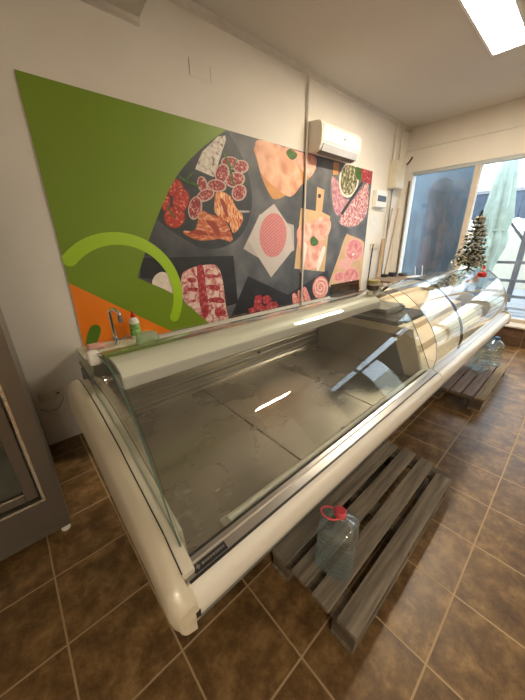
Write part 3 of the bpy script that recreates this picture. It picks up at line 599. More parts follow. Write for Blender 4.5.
bm = BM(); lathe(bm, [(.026, 0), (.026, .004), (.017, .004), (.017, .001), (0, .001)], seg=18, closed=True); bmesh.ops.rotate(bm, verts=bm.verts, cent=(0, 0, 0), matrix=Matrix.Rotation(PI / 2, 3, 'X')); bmesh.ops.translate(bm, verts=bm.verts, vec=(-.717, WY - .017, .425)); so_ = obj('socket_outlet', bm, 'aged_plastic', t, smooth='auto')
obj('socket_hole', B1((-.727, WY - .0195, .419), (-.707, WY - .0175, .431)), 'black_rubber', so_)
obj('blank_cover', B1((-.822, WY - .021, .400), (-.762, WY - .017, .450)), 'aged_plastic', t, bevel=.003)
bm = BM(); tube(bm, catmull([(-.85, WY - .006, .33), (-.80, WY - .006, .29), (-.74, WY - .006, .30), (-.70, WY - .008, .35), (-.69, WY - .008, .384)], 5), .0025, 6)
tag(obj('power_cord', bm, 'alu_dark'), 'thin dark wire looping on the wall under the double socket', 'wire')
t = thing('fuse_box', 'white electrical box with a dark cover on the wall right of the graphic', 'fuse box', (3.86, WY, 2.0))
obj('box_body', B1((3.78, WY - .07, 1.97), (4.10, WY, 2.21)), 'white_plastic', t, bevel=.008)
obj('box_cover', B1((3.81, WY - .078, 2.05), (4.07, WY - .07, 2.13)), 'breaker_dark', t, bevel=.003)
tag(obj('wall_notice', B1((3.77, WY - .004, 1.60), (3.99, WY, 1.87)), 'paper'), 'pale sheet of paper stuck on the wall under the white electrical box', 'notice')
t = thing('light_switch', 'cream switch plate on the wall below the pale notice', 'light switch', (3.95, WY, 1.36))
obj('switch_plate', B1((3.86, WY - .012, 1.335), (4.12, WY, 1.43)), 'cream_plastic', t, bevel=.004)
for x in (3.875, 3.955, 4.035): obj('rocker', B1((x, WY - .02, 1.35), (x + .07, WY - .012, 1.415)), 'cream_plastic', t, bevel=.003)
t = thing('junction_box', 'beige metal junction box high in the corner beside the window', 'junction box', (4.25, WY, 2.25))
obj('box_body', B1((4.20, 2.36, 2.26), (4.50, WY, 2.64)), 'aged_plastic', t, bevel=.008)
obj('box_lid', B1((4.215, 2.352, 2.275), (4.485, 2.36, 2.625)), 'cream_plastic', t, bevel=.003)
for k, (x, lab) in enumerate(((4.24, 'white vertical corner pipe, the left of two above the beige junction box'), (4.45, 'white vertical corner pipe, the right of two above the beige junction box'))):
    bm = BM(); tube(bm, [(x, 2.455, 2.64), (x, 2.455, 3.14)], .016); tag(obj('corner_pipe', bm, 'pipe_paint', smooth='auto'), lab, 'pipe', None)
bm = BM(); tube(bm, [(4.26, 2.465, 0.0), (4.26, 2.465, 2.26)], .012); tag(obj('corner_pipe', bm, 'pipe_paint', smooth='auto'), 'thin pipe running from the beige junction box down to the floor', 'pipe')
bm = BM(); tube(bm, [(4.36, 2.47, 0.0), (4.36, 2.47, 2.26)], .009); tag(obj('wall_cable', bm, 'alu_dark', smooth='auto'), 'thin dark cable hanging down the wall from the beige junction box', 'cable')
bm = BM(); tube(bm, catmull([(4.49, 2.42, 2.60), (4.58, 2.38, 2.64), (4.66, 2.36, 2.72), (4.69, 2.37, 2.74)], 5), .014)
tag(obj('cable_stub', bm, 'trunk_brown', smooth='auto'), 'short brown cable end poking out of the junction box towards the window', 'cable')

# ------------------------------------------------------------------ refrigerated counters
GA = [(.425, .79), (.49, .92), (.55, 1.03), (.605, 1.10), (.657, 1.148), (.694, 1.176), (.725, 1.193), (.76, 1.204), (.81, 1.206), (.86, 1.199), (.915, 1.182)]
GB = [(.415, .79), (.41, .87), (.425, .95), (.456, 1.02), (.505, 1.09), (.562, 1.148), (.62, 1.192), (.681, 1.22), (.75, 1.233), (.81, 1.229), (.88, 1.205), (.95, 1.165), (1.01, 1.11)]
def shell(bm, prof, x0, x1, th=.006):
    n = len(prof); inner = []
    for i, p in enumerate(prof):
        a = Vector(prof[max(0, i - 1)]); b = Vector(prof[min(n - 1, i + 1)]); d = (b - a).normalized()
        nrm = Vector((d.y, -d.x)); inner.append((p[0] + nrm.x * th, p[1] + nrm.y * th))
    vs = [[[bm.verts.new((x, q[0], q[1])) for q in pr] for pr in (prof, inner)] for x in (x0, x1)]
    edge = []
    for i in range(n - 1):
        bm.faces.new((vs[0][0][i], vs[0][0][i + 1], vs[1][0][i + 1], vs[1][0][i]))
        bm.faces.new((vs[0][1][i + 1], vs[0][1][i], vs[1][1][i], vs[1][1][i + 1]))
        edge.append(bm.faces.new((vs[0][0][i + 1], vs[0][0][i], vs[0][1][i], vs[0][1][i + 1])))
        edge.append(bm.faces.new((vs[1][0][i], vs[1][0][i + 1], vs[1][1][i + 1], vs[1][1][i])))
    for i in (0, n - 1): edge.append(bm.faces.new((vs[0][0][i], vs[1][0][i], vs[1][1][i], vs[0][1][i])))
    for f in edge: f.material_index = 1
    return bm
BUMP = catmull([(.388, .788), (.374, .782), (.362, .765), (.356, .738), (.360, .712), (.374, .695), (.40, .690)], 4) + [(.43, .690), (.43, .765)]
RAIL = [(.389, .765), (.389, .786), (.392, .790), (.414, .796), (.417, .801), (.429, .802), (.432, .797), (.432, .69), (.41, .69)]
GROOVE = [(.432, .70), (.432, .785), (.448, .785), (.448, .70)]
TUBE = [(.447, .74)] + catmull([(.447, .775), (.452, .785), (.462, .789), (.472, .785), (.477, .775)], 3) + [(.477, .74)]
def end_panel(bm, xin, sgn):
    top = [(.355, .770), (.362, .780), (.372, .787), (.38, .80), (.48, .862), (.6, .898), (.65, .912), (.75, .943), (.95, .985), (1.1, .995), (1.20, .992), (1.27, .975), (1.32, .94), (1.34, .90)]
    hh = [(.355, .085), (.375, .11), (.42, .14), (.55, .215), (.7, .27), (.95, .29), (1.22, .29), (1.30, .25), (1.34, .17)]
    cs = catmull([(0.0, 0.0), (-.018, -.012), (-.037, -.075), (-.046, -.20), (-.050, -.42), (-.046, -.65), (-.032, -.88), (.0, -1.0)], 4)
    ys = [.355, .358, .363, .37]; y = .38
    while y < 1.3401: ys.append(y); y += .024
    rings = []
    for y in ys:
        zt = interp(y, top); h = interp(y, hh); e = min(1, .75 + (y - .355) / .08) * min(1, .3 + (1.35 - y) / .06)
        ring = [bm.verts.new((xin + sgn * (a * e), y, zt + (b if b > -.03 else b) * h)) for a, b in cs]
        ring += []
        rings.append(ring)
    for a, b in zip(rings, rings[1:]):
        n = len(a)
        for k in range(n): bm.faces.new((a[k], a[(k + 1) % n], b[(k + 1) % n], b[k]))
    bm.faces.new(rings[0]); bm.faces.new(rings[-1][::-1])
    return bm, top
def yz_plate(pts, x0, x1): return prism(BM(), pts, x0, x1)

# ---- near counter
XA0, XA1 = -.69, .87
A = thing('refrigerated_counter', 'long empty refrigerated display counter with slanted front glass, nearest the camera', 'display counter', (XA0, .36, .15))
bm = BM(); prism(bm, BUMP, XA0, XA1 - .002); obj('front_bumper', bm, 'abs_white', A, smooth='auto')
bm = BM(); bm, topc = end_panel(bm, XA0, 1); obj('end_panel', bm, 'abs_cream', A, smooth='auto', label='puffy cream plastic end panel')
bm = BM(); prism(bm, [(a - .0025, b + (.0025 if b > .75 else -.0025)) for a, b in BUMP], XA0 - .030, XA0 + .010); obj('corner_cap', bm, 'abs_cream', A, bevel=.007)
bm = BM(); tube(bm, [(XA0 + .0005, y, interp(y, topc) + .0006) for y in [.40 + .03 * k for k in range(31)]], .0016, 6); obj('panel_seam', bm, 'black_rubber', A)
obj('cap_hole', B1((XA0 + .0005, .3535, .722), (XA0 + .012, .3555, .742)), 'black_rubber', A)
bm = BM(); prism(bm, RAIL, XA0 + .006, XA1 - .002); obj('front_rail', bm, 'alu', A)
bm = BM(); prism(bm, GROOVE, XA0 + .02, XA1 - .004); obj('rail_groove', bm, 'dark_gap', A)
bm = BM(); prism(bm, TUBE, -.52, XA1 - .01); obj('air_duct_rail', bm, 'housing_white', A, smooth='auto')
obj('rail_clip', B1((-.545, .446, .745), (-.52, .478, .787)), 'chrome', A, bevel=.004)
bp = obj('brand_plate', prism(BM(), [(.3935, .7905), (.4115, .7954), (.4110, .7972), (.3930, .7923)], -.662, -.572), 'black_plastic', A, bevel=.001)
bm = BM(); xx = -.640
prism(bm, [(-.656, .402), (-.6505, .4075), (-.645, .402), (-.6505, .3965)], .7945, .7975, 'Z')
for wd in (.006, .004, .006, .005, .006, .004, .006, .005, .004):
    box(bm, (xx, .399, .7945), (xx + wd, .4045, .7968)); xx += wd + .002
obj('brand_lettering', bm, 'alu', bp)
bm = BM(); prism(bm, [(.3855, .776), (.3855, .7895), (.3915, .7905), (.3915, .776)], XA0 + .011, XA1 - .002); obj('bumper_seam', bm, 'black_rubber', A)
# deck plates
for a, b in ((-.655, -.163), (-.158, .382), (.387, .845)):
    bm = BM(); prism(bm, [(.477, .700), (.477, .722), (.50, .728), (1.205, .750), (1.205, .720)], a, b); obj('deck_plate', bm, 'deck_steel', A, bevel=.003)
for x, y in ((.12, .507), (.30, 1.40)):
    if y < 1.2:
        z = .7285 + (y - .5) * .031
        bm = BM(); tube(bm, [(x, y, z - .003), (x, y, z + .0015)], .011, 16); obj('drain_hole', bm, 'black_rubber', A)
bm = BM(); prism(bm, [(1.205, .70), (1.205, .765), (1.215, .772), (1.215, .815), (1.222, .822), (1.222, .87), (1.23, .878), (1.23, .985), (1.26, .985), (1.26, .70)], -.655, .845); obj('rear_panel', bm, 'wall_steel', A)
bm = BM(); tube(bm, [(.26, 1.214, .845), (.26, 1.224, .845)], .010, 12); obj('rear_screw', bm, 'black_rubber', A)
bm = BM()
for y in (1.208, 1.2165):
    tube(bm, [(-.64, y, .79 if y < 1.21 else .835), (.83, y, .79 if y < 1.21 else .835)], .004, 6)
obj('rear_wire_rail', bm, 'alu_dark', A)
obj('worktop', B1((-.655, 1.215, .985), (.865, 1.40, 1.005)), 'wall_steel', A, bevel=.004)
# inner rim strip and liner at the left end
bm = BM()
rim = [(y, interp(y, topc) - .004) for y in [.40 + .04 * k for k in range(25)]]
vs = [[bm.verts.new((x, y, z - dz)) for y, z in rim] for x, dz in ((XA0 + .0, 0), (XA0 + .03, .003), (XA0 + .03, .02), (XA0, .02))]
for r in range(4):
    a, b = vs[r], vs[(r + 1) % 4]
    for i in range(len(rim) - 1): bm.faces.new((a[i], a[i + 1], b[i + 1], b[i]))
bm.faces.new([v[0] for v in vs]); bm.faces.new([v[-1] for v in vs])
obj('end_rim', bm, 'inner_cream', A, smooth='auto')
lin = [(.45, .70)] + [(y, z - .02) for y, z in rim if y >= .45 and y <= 1.2] + [(1.205, .70)]
bm = BM(); prism(bm, lin, XA0 + .018, XA0 + .044); obj('end_liner', bm, 'inner_cream', A, label='cream left end liner')
lin2 = [(.45, .70), (.46, .78), (.60, .93), (.66, .96), (1.205, .96), (1.205, .70)]
bm = BM(); prism(bm, lin2, .846, .862); obj('end_liner', bm, 'wall_steel', A)
bm = BM(); prism(bm, [(.452, .745), (.548, .728), (.641, .94), (.60, 1.02), (.548, 1.012)], .838, .8455); obj('end_liner_facing', bm, 'tray_beige', A, label='beige facing of the right end liner')
# base
bm = BM(); prism(bm, [(.41, .69), (.62, .60), (.62, .16), (1.36, .16), (1.36, .985), (1.262, .985), (1.262, .70), (.48, .70)], XA0 + .03, XA1 - .005); obj('base_cabinet', bm, 'base_grey', A)
# glass
bm = BM(); shell(bm, GA, XA0 + .028, XA1 - .006, .004); obj('front_glass', bm, None, A, smooth='auto', mats=['case_glass', 'glass_edge'], label='clear slanted front glass')
side = [(p[0] + .006, p[1] - .008) for p in GA] + [(1.06, 1.02), (1.12, 1.005)] + [(y, interp(y, topc) - .0035) for y in (1.05, .95, .85, .75, .65, .6, .54, .48, .445)]
bm = BM(); prism(bm, side, XA0 + .020, XA0 + .0245)
o = obj('side_glass', bm, None, A, mats=['case_glass', 'glass_edge'], label='clear arched end glass')
for p in o.data.polygons:
    if abs(p.normal.x) < .5: p.material_index = 1
# lamp housing under the top of the glass
HOUS = [(.748, 1.118), (.741, 1.124), (.739, 1.152), (.750, 1.166), (.775, 1.180), (.805, 1.187), (.84, 1.186), (.86, 1.175), (.86, 1.14), (.84, 1.118)]
bm = BM(); prism(bm, HOUS, XA0 + .045, .80); h = obj('canopy_housing', bm, 'housing_white', A, smooth='auto')
bm = BM(); prism(bm, [(.746, 1.116), (.7385, 1.122), (.736, 1.152), (.739, 1.156), (.742, 1.154), (.743, 1.124), (.748, 1.119)], XA0 + .047, .798); obj('housing_edge_strip', bm, 'housing_strip', h)
obj('glass_guard', B1((-.60, .800, 1.2078), (.62, .804, 1.240)), None, A, mats=['case_glass'])
for x in (XA0 + .032, .805):
    bm = BM(); prism(bm, [(.745, 1.13), (.755, 1.165), (.86, 1.185), (.93, 1.165), (1.16, 1.006), (1.24, 1.006), (1.24, .985), (1.10, .985), (.86, 1.12)], x, x + .012); obj('canopy_bracket', bm, 'alu_dark', A)
bm = BM(); lathe(bm, [(.0, -.004), (.012, -.003), (.013, .003), (.0, .004)], seg=14)
bmesh.ops.rotate(bm, verts=bm.verts, cent=(0, 0, 0), matrix=Matrix.Rotation(PI / 2, 3, 'Y')); bmesh.ops.translate(bm, verts=bm.verts, vec=(XA0 + .016, .82, 1.13)); obj('glass_screw', bm, 'chrome', A, smooth='auto')
bm = BM(); prism(bm, catmull([(.91, 1.15), (.915, 1.18), (.935, 1.188), (.955, 1.18), (.96, 1.155), (.94, 1.14)], 4, True), XA0 + .006, XA0 + .036); obj('glass_corner_cap', bm, 'white_plastic', A, bevel=.006)

# ---- far counter
XB0, XJ, XB1 = .875, 1.35, 2.82
B = thing('refrigerated_counter', 'refrigerated counter with rounded front glass and stepped beige trays, farthest from the camera', 'display counter', (XB0, .36, .15))
bm = BM(); prism(bm, BUMP, XB0, XB1); obj('front_bumper', bm, 'abs_white', B, smooth='auto')
bm = BM(); prism(bm, RAIL, XB0, XB1 - .004); obj('front_rail', bm, 'housing_strip', B)
bm = BM(); end_panel(bm, XB1, -1); obj('end_panel', bm, 'abs_cream', B, smooth='auto')
bm = BM(); prism(bm, [(a - .003, b) for a, b in BUMP], XB1 - .005, XB1 + .035); obj('corner_cap', bm, 'cream_plastic', B, smooth='auto', bevel=.004)
steps = [(.452, .72), (.62, .74), (.62, .80), (.78, .81), (.78, .865), (.93, .875), (.93, .93), (1.20, .94), (1.20, .98), (1.24, .98), (1.24, .69), (.434, .69), (.434, .72)]
for a, b in ((XB0 + .03, XJ - .16), (XJ - .157, XJ + .49), (XJ + .493, XB1 - .05)):
    bm = BM(); prism(bm, steps, a, b); obj('stepped_tray', bm, 'tray_beige', B, bevel=.006)
obj('worktop', B1((XB0, 1.235, .98), (XB1 - .03, 1.40, 1.0)), 'slab_dark', B, bevel=.004)
bm = BM(); prism(bm, [(.43, .69), (.62, .60), (.62, .16), (1.36, .16), (1.36, .98), (1.25, .98), (1.25, .685)], XB0 + .003, XB1 - .03); obj('base_cabinet', bm, 'base_grey', B)
for a, b in ((XB0 + .002, XJ - .006), (XJ + .006, XB1 - .03)):
    bm = BM(); shell(bm, GB, a, b, .004); obj('curved_glass', bm, None, B, smooth='auto', mats=['case_glass', 'glass_edge_pale'], label='clear quarter-round front glass')
GBo = [(p[0] - .001, p[1] + .002) for p in GB]
for x, wd, mt in ((XJ, .006, 'chrome'), (XB1 - .022, .005, 'alu')):
    bm = BM(); shell(bm, GBo, x - wd, x + wd, .012); o = obj('glass_trim', bm, mt, B, smooth='auto', mats=[mt, 'black_rubber'])
endg = GB + [(1.10, 1.0), (1.10, .98)] + [(y, interp(y, topc) - .003) for y in (1.05, .95, .85, .75, .65, .6, .54, .48, .44)]
bm = BM(); prism(bm, [(a, b - .008) for a, b in endg], XB1 - .03, XB1 - .024)
o = obj('side_glass', bm, None, B, mats=['case_glass', 'glass_edge'])
for p in o.data.polygons:
    if abs(p.normal.x) < .5: p.material_index = 1
bm = BM(); prism(bm, [(.452, .70), (.51, .88), (.58, .985), (.62, 1.0), (1.20, 1.0), (1.20, .70)], XB0 + .002, XB0 + .018); obj('divider_panel', bm, 'tray_beige', B)
obj('end_ledge', B1((.79, .615, 1.028), (.866, 1.17, 1.056)), 'slab_dark', A, bevel=.004)
obj('console_top', B1((XB0 + .002, .60, 1.028), (1.19, 1.17, 1.056)), 'slab_dark', B, bevel=.006, label='dark stone-look console top between the counters')
for x in (XB1 - .045, XJ - .005):
    bm = BM(); prism(bm, [(.96, 1.13), (1.02, 1.085), (1.24, 1.0), (1.24, .98), (1.16, .98), (.96, 1.09)], x, x + .012); obj('glass_bracket', bm, 'alu_dark', B)

# scale on the console
t = thing('weighing_scale', 'flat weighing scale with steel plate on the dark console inside the glass', 'scale', (.95, .78, 1.056))
obj('scale_body', B1((.86, .72, 1.056), (1.13, .97, 1.085)), 'black_plastic', t, bevel=.008)
obj('weighing_plate', B1((.87, .73, 1.087), (1.12, .93, 1.095)), 'scale_steel', t, bevel=.003)
obj('scale_display', B1((.88, .975, 1.056), (1.11, .99, 1.13)), 'alu_dark', t, bevel=.003)

# tub and smoked divider on the near counter's top
t = thing('lidded_tub', 'small round dark tub with yellow lid on top of the near counter glass', 'tub', (.835, .815, 1.2075))
bm = BM(); lathe(bm, [(.030, 0), (.034, .003), (.034, .028), (.031, .030)], (.835, .815, 1.2075)); obj('tub_body', bm, 'dark_jar', t, smooth='auto')
bm = BM(); lathe(bm, [(.032, .030), (.034, .032), (.034, .042), (.032, .043)], (.835, .815, 1.2075)); obj('tub_band', bm, 'aged_plastic', t, smooth='auto')
bm = BM(); lathe(bm, [(.034, .043), (.037, .045), (.037, .057), (.035, .060), (.0, .060)], (.835, .815, 1.2075), closed=True); obj('lid', bm, 'yellow_lid', t, smooth='auto')
t = thing('smoked_stand', 'brown smoked plastic stand on top of the counter left of the yellow-lidded tub', 'plastic stand', (.65, .88, 1.2))
bm = BM(); prism(bm, [(.845, 1.209), (.880, 1.203), (.884, 1.268), (.888, 1.268), (.886, 1.197), (.845, 1.204)], .50, .79); obj('stand_panel', bm, 'smoked_acrylic', t)

# ------------------------------------------------------------------ sink with its things
t = thing('wall_sink', 'pale ceramic sink with drainer against the wall behind the counter', 'sink', (-.3, 2.2, 0))
sx0, sx1, sy0, sy1, sz = -.53, .05, 1.99, 2.47, .745
SD = -.045
bm = BM()
def rect(z, ins): return [bm.verts.new(p) for p in ((sx0 + ins, sy0 + ins, z), (sx1 - ins, sy0 + ins, z), (sx1 - ins, sy1 - ins, z), (sx0 + ins, sy1 - ins, z))]
def rect2(z, a, b, c, d): return [bm.verts.new(p) for p in ((a, c, z), (b, c, z), (b, d, z), (a, d, z))]
R_ = [rect2(.56, -.43, -.05, 2.08, 2.40), rect2(.70, sx0 + .01, sx1 - .01, sy0 + .01, sy1), rect2(.74, sx0, sx1, sy0, sy1), rect2(.745, sx0 + .012, sx1 - .012, sy0 + .012, sy1 - .005),
      rect2(.742, -.47, -.01, 2.04, 2.27), rect2(.60, -.42, -.05, 2.09, 2.23)]
for a, b in zip(R_, R_[1:]):
    for k in range(4): bm.faces.new((a[k], a[(k + 1) % 4], b[(k + 1) % 4], b[k]))
bm.faces.new(R_[0]); bm.faces.new(R_[-1])
obj('basin', bm, 'sink_ceramic', t, bevel=.014)
obj('sink_cabinet', B1((-.48, 2.08, .0), (-.02, 2.46, .56)), 'base_grey', t, bevel=.005)
bm = BM(); lathe(bm, [(.012, 0), (.012, .003), (0, .003)], (-.12, 2.245, .69), 12, closed=True); obj('overflow', bm, 'black_rubber', t)
t = thing('kitchen_tap', 'tall chrome mixer tap on the back edge of the sink', 'tap', (-.27, 2.33, .745))
bm = BM(); lathe(bm, [(.026, 0), (.026, .01), (.019, .018), (.019, .06), (.014, .07)], (-.27, 2.33, .745)); obj('tap_base', bm, 'chrome', t, smooth='auto')
bm = BM(); tube(bm, catmull([(-.27, 2.33, .80), (-.272, 2.33, .98), (-.272, 2.325, 1.02), (-.255, 2.28, 1.035), (-.24, 2.235, 1.02), (-.235, 2.22, .985)], 6), .012); obj('spout', bm, 'chrome', t, smooth='auto')
bm = BM(); lathe(bm, [(.017, 0), (.019, .01), (.017, .05), (.012, .055)], (-.235, 2.22, .94)); obj('spray_head', bm, 'alu', t, smooth='auto')
bm = BM(); tube(bm, [(-.26, 2.33, .78), (-.22, 2.325, .785), (-.16, 2.32, .815)], [.012, .008, .005]); obj('lever', bm, 'chrome', t, smooth='auto')
t = thing('dish_soap_bottle', 'dish soap bottle with red cap and green label beside the tap', 'soap bottle', (-.085, 2.41, .745))
bm = BM(); lathe(bm, [(0.0375, 0.0), (0.0425, 0.0078), (0.0425, 0.065), (0.0375, 0.091), (0.0413, 0.13), (0.0325, 0.1625), (0.015, 0.1755)], (-.085, 2.41, .745), 20); obj('bottle_body', bm, 'soap_white', t, smooth='auto')
bm = BM(); lathe(bm, [(0.0431, 0.0195), (0.0438, 0.026), (0.0431, 0.078), (0.0387, 0.091), (0.0419, 0.1235)], (-.085, 2.41, .745), 20); obj('label', bm, 'green_label', t, smooth='auto')
bm = BM(); lathe(bm, [(0.0175, 0.1755), (0.0187, 0.195), (0.0112, 0.2015), (0.0088, 0.2275), (0.0, 0.2288)], (-.085, 2.41, .745), 14, closed=True); obj('cap', bm, 'red_plastic', t, smooth='auto')
tag(obj('sponge', B1((-.47, 2.31, .7455), (-.35, 2.39, .782)), 'pink_sponge', bevel=.012), 'pink sponge lying on the left corner of the sink', 'sponge')
bm = BM(); prism(bm, [(2.10, .62), (2.11, .615), (2.21, .75), (2.20, .758)], -.41, -.28)
tag(obj('chopping_board', bm, 'green_grey'), 'grey-green board leaning inside the sink basin', 'board')
bm = BM(); lathe(bm, [(.075, 0), (.085, .004), (.088, .03), (.084, .075), (.07, .092), (.05, .095), (.045, .10), (0, .10)], (-.08, 2.16, .745), 24, closed=True)
tag(obj('plastic_bowl', bm, 'green_bowl_plastic', smooth='auto'), 'translucent green plastic bowl turned upside down on the sink edge', 'bowl')

# ------------------------------------------------------------------ glass-door fridge on the left
t = thing('display_fridge', 'brown-grey metal upright fridge with a glass door at the left edge', 'fridge', (-1.3, 1.99, 0))
fx0_, fx1_, fy0, fy1, fz0, fz1 = -1.72, -.87, 1.535, 2.46, .05, 2.0
bm = BM()
for a, b in (((fx1_ - .065, fy0, fz0), (fx1_, fy1, fz1)), ((fx0_, fy0, fz0), (fx0_ + .065, fy1, fz1)), ((fx0_ + .065, fy1 - .05, fz0), (fx1_ - .065, fy1, fz1)),
             ((fx0_ + .065, fy0 + .0, fz1 - .16), (fx1_ - .065, fy1 - .05, fz1)), ((fx0_ + .065, fy0 + .0, fz0), (fx1_ - .065, fy1 - .05, .285))): box(bm, a, b)
obj('cabinet', bm, 'fridge_metal', t)
obj('kick_strip', B1((fx0_, fy0 - .006, .055), (fx1_, fy0 - .0005, .085)), 'fridge_metal', t, bevel=.002)
bm = BM()
box(bm, (fx1_ - .077, fy0 - .004, .285), (fx1_ - .065, fy0 - .0002, fz1 - .16)); box(bm, (fx0_ + .065, fy0 - .004, .274), (fx1_ - .065, fy0 - .0002, .286))
obj('door_opening_trim', bm, 'fridge_trim', t)
d0, d1 = fx0_ + .075, fx1_ - .085
door = obj('door', B1((d1 - .05, fy0 + .012, .30), (d1, fy0 + .045, fz1 - .17)), 'fridge_metal', t, bevel=.004)
for a, b in (((d0, .30), (d0 + .05, fz1 - .17)), ((d0 + .05, .30), (d1 - .05, .345)), ((d0 + .05, fz1 - .22), (d1 - .05, fz1 - .17))):
    obj('door_frame', B1((a[0], fy0 + .012, a[1]), (b[0], fy0 + .045, b[1])), 'fridge_metal', door, bevel=.004)
obj('door_pane', B1((d0 + .05, fy0 + .026, .345), (d1 - .05, fy0 + .032, fz1 - .22)), 'fridge_glass', door)
obj('door_trim', B1((d0 + .05, fy0 + .009, .345), (d1 - .05, fy0 + .014, .352)), 'fridge_trim', door)
obj('floor_panel', B1((fx0_ + .065, fy0 + .05, .286), (fx1_ - .065, fy1 - .051, .31)), 'fridge_inside', t)
for z in (.72, 1.12, 1.5): obj('shelf', B1((fx0_ + .066, fy0 + .08, z), (fx1_ - .066, fy1 - .052, z + .018)), 'white_plastic', t)
for x, y in ((fx1_ - .03, fy0 + .04), (fx0_ + .03, fy0 + .04), (fx1_ - .03, fy1 - .05), (fx0_ + .03, fy1 - .05)):
    bm = BM(); lathe(bm, [(.022, 0), (.022, .012), (.012, .016), (.012, .052)], (x, y, 0), 12); obj('foot', bm, 'white_plastic', t, smooth='auto')

# ------------------------------------------------------------------ pallets
def pallet(name, label, x0, x1, y0, dep, slats, mtop, outer=None, z0=0):
    t = thing(name, label, 'pallet', (x0, y0, z0))
    for k, (ya, yb, dx) in enumerate(slats):
        obj('top_slat', B1((x0 + random.uniform(-.006, .006), ya, .122), (x1 + dx, yb, .144)), outer if (outer and k == 0) else mtop, t, bevel=.003)
    xm = (x0 + x1) / 2
    for x in (x0 + .012, xm - .05, x1 - .115):
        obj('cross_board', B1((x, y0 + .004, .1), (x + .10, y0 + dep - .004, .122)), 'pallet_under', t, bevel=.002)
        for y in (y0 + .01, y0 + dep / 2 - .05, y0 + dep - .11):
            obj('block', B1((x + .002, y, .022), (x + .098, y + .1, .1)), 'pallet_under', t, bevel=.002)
    for y in (y0 + .01, y0 + dep / 2 - .05, y0 + dep - .11):
        obj('bottom_runner', B1((x0 + .01, y, 0), (x1 - .01, y + .1, .022)), outer or mtop, t, bevel=.002)
    return t
sl = [(.193 + k * .117, .193 + k * .117 + .082, 0) for k in range(7)]
sl[0] = (.193, .275, -.075)
sl = [(a, b, d + random.uniform(-.008, .008)) for a, b, d in sl]
pallet('wooden_pallet', 'weathered grey wooden pallet under the near counter, holding a water bottle', -.195, .955, .19, .80, sl, 'pallet_wood')
sl2 = [(.285, .36, 0)] + [(.37 + k * .1, .455 + k * .1, random.uniform(-.004, .004)) for k in range(7)]
pallet('wooden_pallet', 'reddish brown wooden pallet under the far counter', 2.10, 3.22, .285, .785, sl2, 'pallet_red', 'pallet_yellow')

# ------------------------------------------------------------------ water bottles
def water_bottle(x, y, z, label, rz=0.3, cap='pink_plastic', s=1.0, group=None):
    t = thing('water_bottle', label, 'water bottle', (x, y, z), group)
    prof = [(.045, .0), (.07, .002), (.078, .012), (.079, .03), (.072, .038), (.079, .046), (.079, .060), (.072, .068), (.079, .076), (.079, .088), (.072, .096), (.079, .104), (.073, .118), (.070, .135), (.074, .152), (.079, .162), (.072, .170), (.079, .178), (.079, .185), (.072, .191), (.079, .197), (.078, .22), (.070, .243), (.05, .262), (.026, .276), (.02, .282), (.02, .295)]
    prof = [(a * s * 1.08, b * s * 1.0) for a, b in prof]
    bm = BM(); lathe(bm, prof, (0, 0, 0), 32, square=.5)
    for v in bm.verts:
        if v.co.z < .25: v.co.x += .0018 * math.sin(v.co.z * 90 + v.co.y * 60); v.co.y += .0018 * math.cos(v.co.z * 80 + v.co.x * 70)
    bmesh.ops.rotate(bm, verts=bm.verts, cent=(0, 0, 0), matrix=Matrix.Rotation(rz, 3, 'Z')); bmesh.ops.translate(bm, verts=bm.verts, vec=(x, y, z))
    obj('bottle_body', bm, 'bottle_clear', t, smooth=True)
    bm = BM(); lathe(bm, [(.023, .282 * s), (.025, .285 * s), (.025, .305 * s), (.021, .31 * s), (0, .31 * s)], (x, y, z), 20, closed=True); obj('cap', bm, cap, t, smooth='auto')
    bm = BM()
    pts = []
    for k in range(13):
        a = 2 * PI * k / 12; q = .040 + .040 * math.cos(a); w_ = .030 * math.sin(a)
        pts.append((x - .74 * q - .67 * w_, y + .67 * q - .74 * w_, z + (.283 + .28 * q) * s))
    tube(bm, catmull(pts, 5), .0042, 8); obj('carry_handle', bm, cap, t, smooth=True)
    return t
water_bottle(-.022, .402, .1445, 'clear five litre water bottle with pink cap standing on the grey pallet')
water_bottle(2.84, .50, .1445, 'clear crumpled water bottle on the brown pallet, the nearer of two', .8, 'blue_plastic', 1.05)
water_bottle(3.08, .44, .1445, 'clear crumpled water bottle on the brown pallet, the one nearer the window', .2, 'blue_plastic', 1.05)
t = thing('blue_crate', 'small dark blue crate on the floor at the foot of the window wall', 'crate', (4.2, .62, 0))
bm = BM()
for a, b in (((4.12, .56, 0), (4.44, .76, .012)), ((4.12, .56, .012), (4.132, .76, .11)), ((4.428, .56, .012), (4.44, .76, .11)), ((4.132, .56, .012), (4.428, .572, .11)), ((4.132, .748, .012), (4.428, .76, .11))): box(bm, a, b)
obj('crate_body', bm, 'blue_plastic', t)

# ------------------------------------------------------------------ far corner: table, sticks, small things
t = thing('side_table', 'low wooden table in the far corner under the window', 'table', (4.2, 2.1, 0))
obj('tabletop', B1((3.62, 1.72, .855), (4.66, 2.33, .885)), 'table_wood', t, bevel=.004)
for x, y in ((3.65, 1.75), (4.58, 1.75), (3.65, 2.25), (4.58, 2.25)):
    obj('leg', B1((x, y, 0), (x + .05, y + .05, .855)), 'table_wood', t)
def stick(a, b, r, mat, label, cat='stick', name='wooden_stick', rb=None):
    bm = BM(); tube(bm, [a, b], [rb or r, r], 10); return tag(obj(name, bm, mat, smooth='auto'), label, cat)
stick((4.00, 2.40, 0), (4.30, 2.40, 1.97), .014, 'stick_wood', 'pale wooden stick leaning in the corner, the left one of the two tall sticks')
stick((4.10, 2.37, 0), (4.46, 2.37, 1.98), .014, 'stick_wood', 'pale wooden stick leaning in the corner, the right one of the two tall sticks')
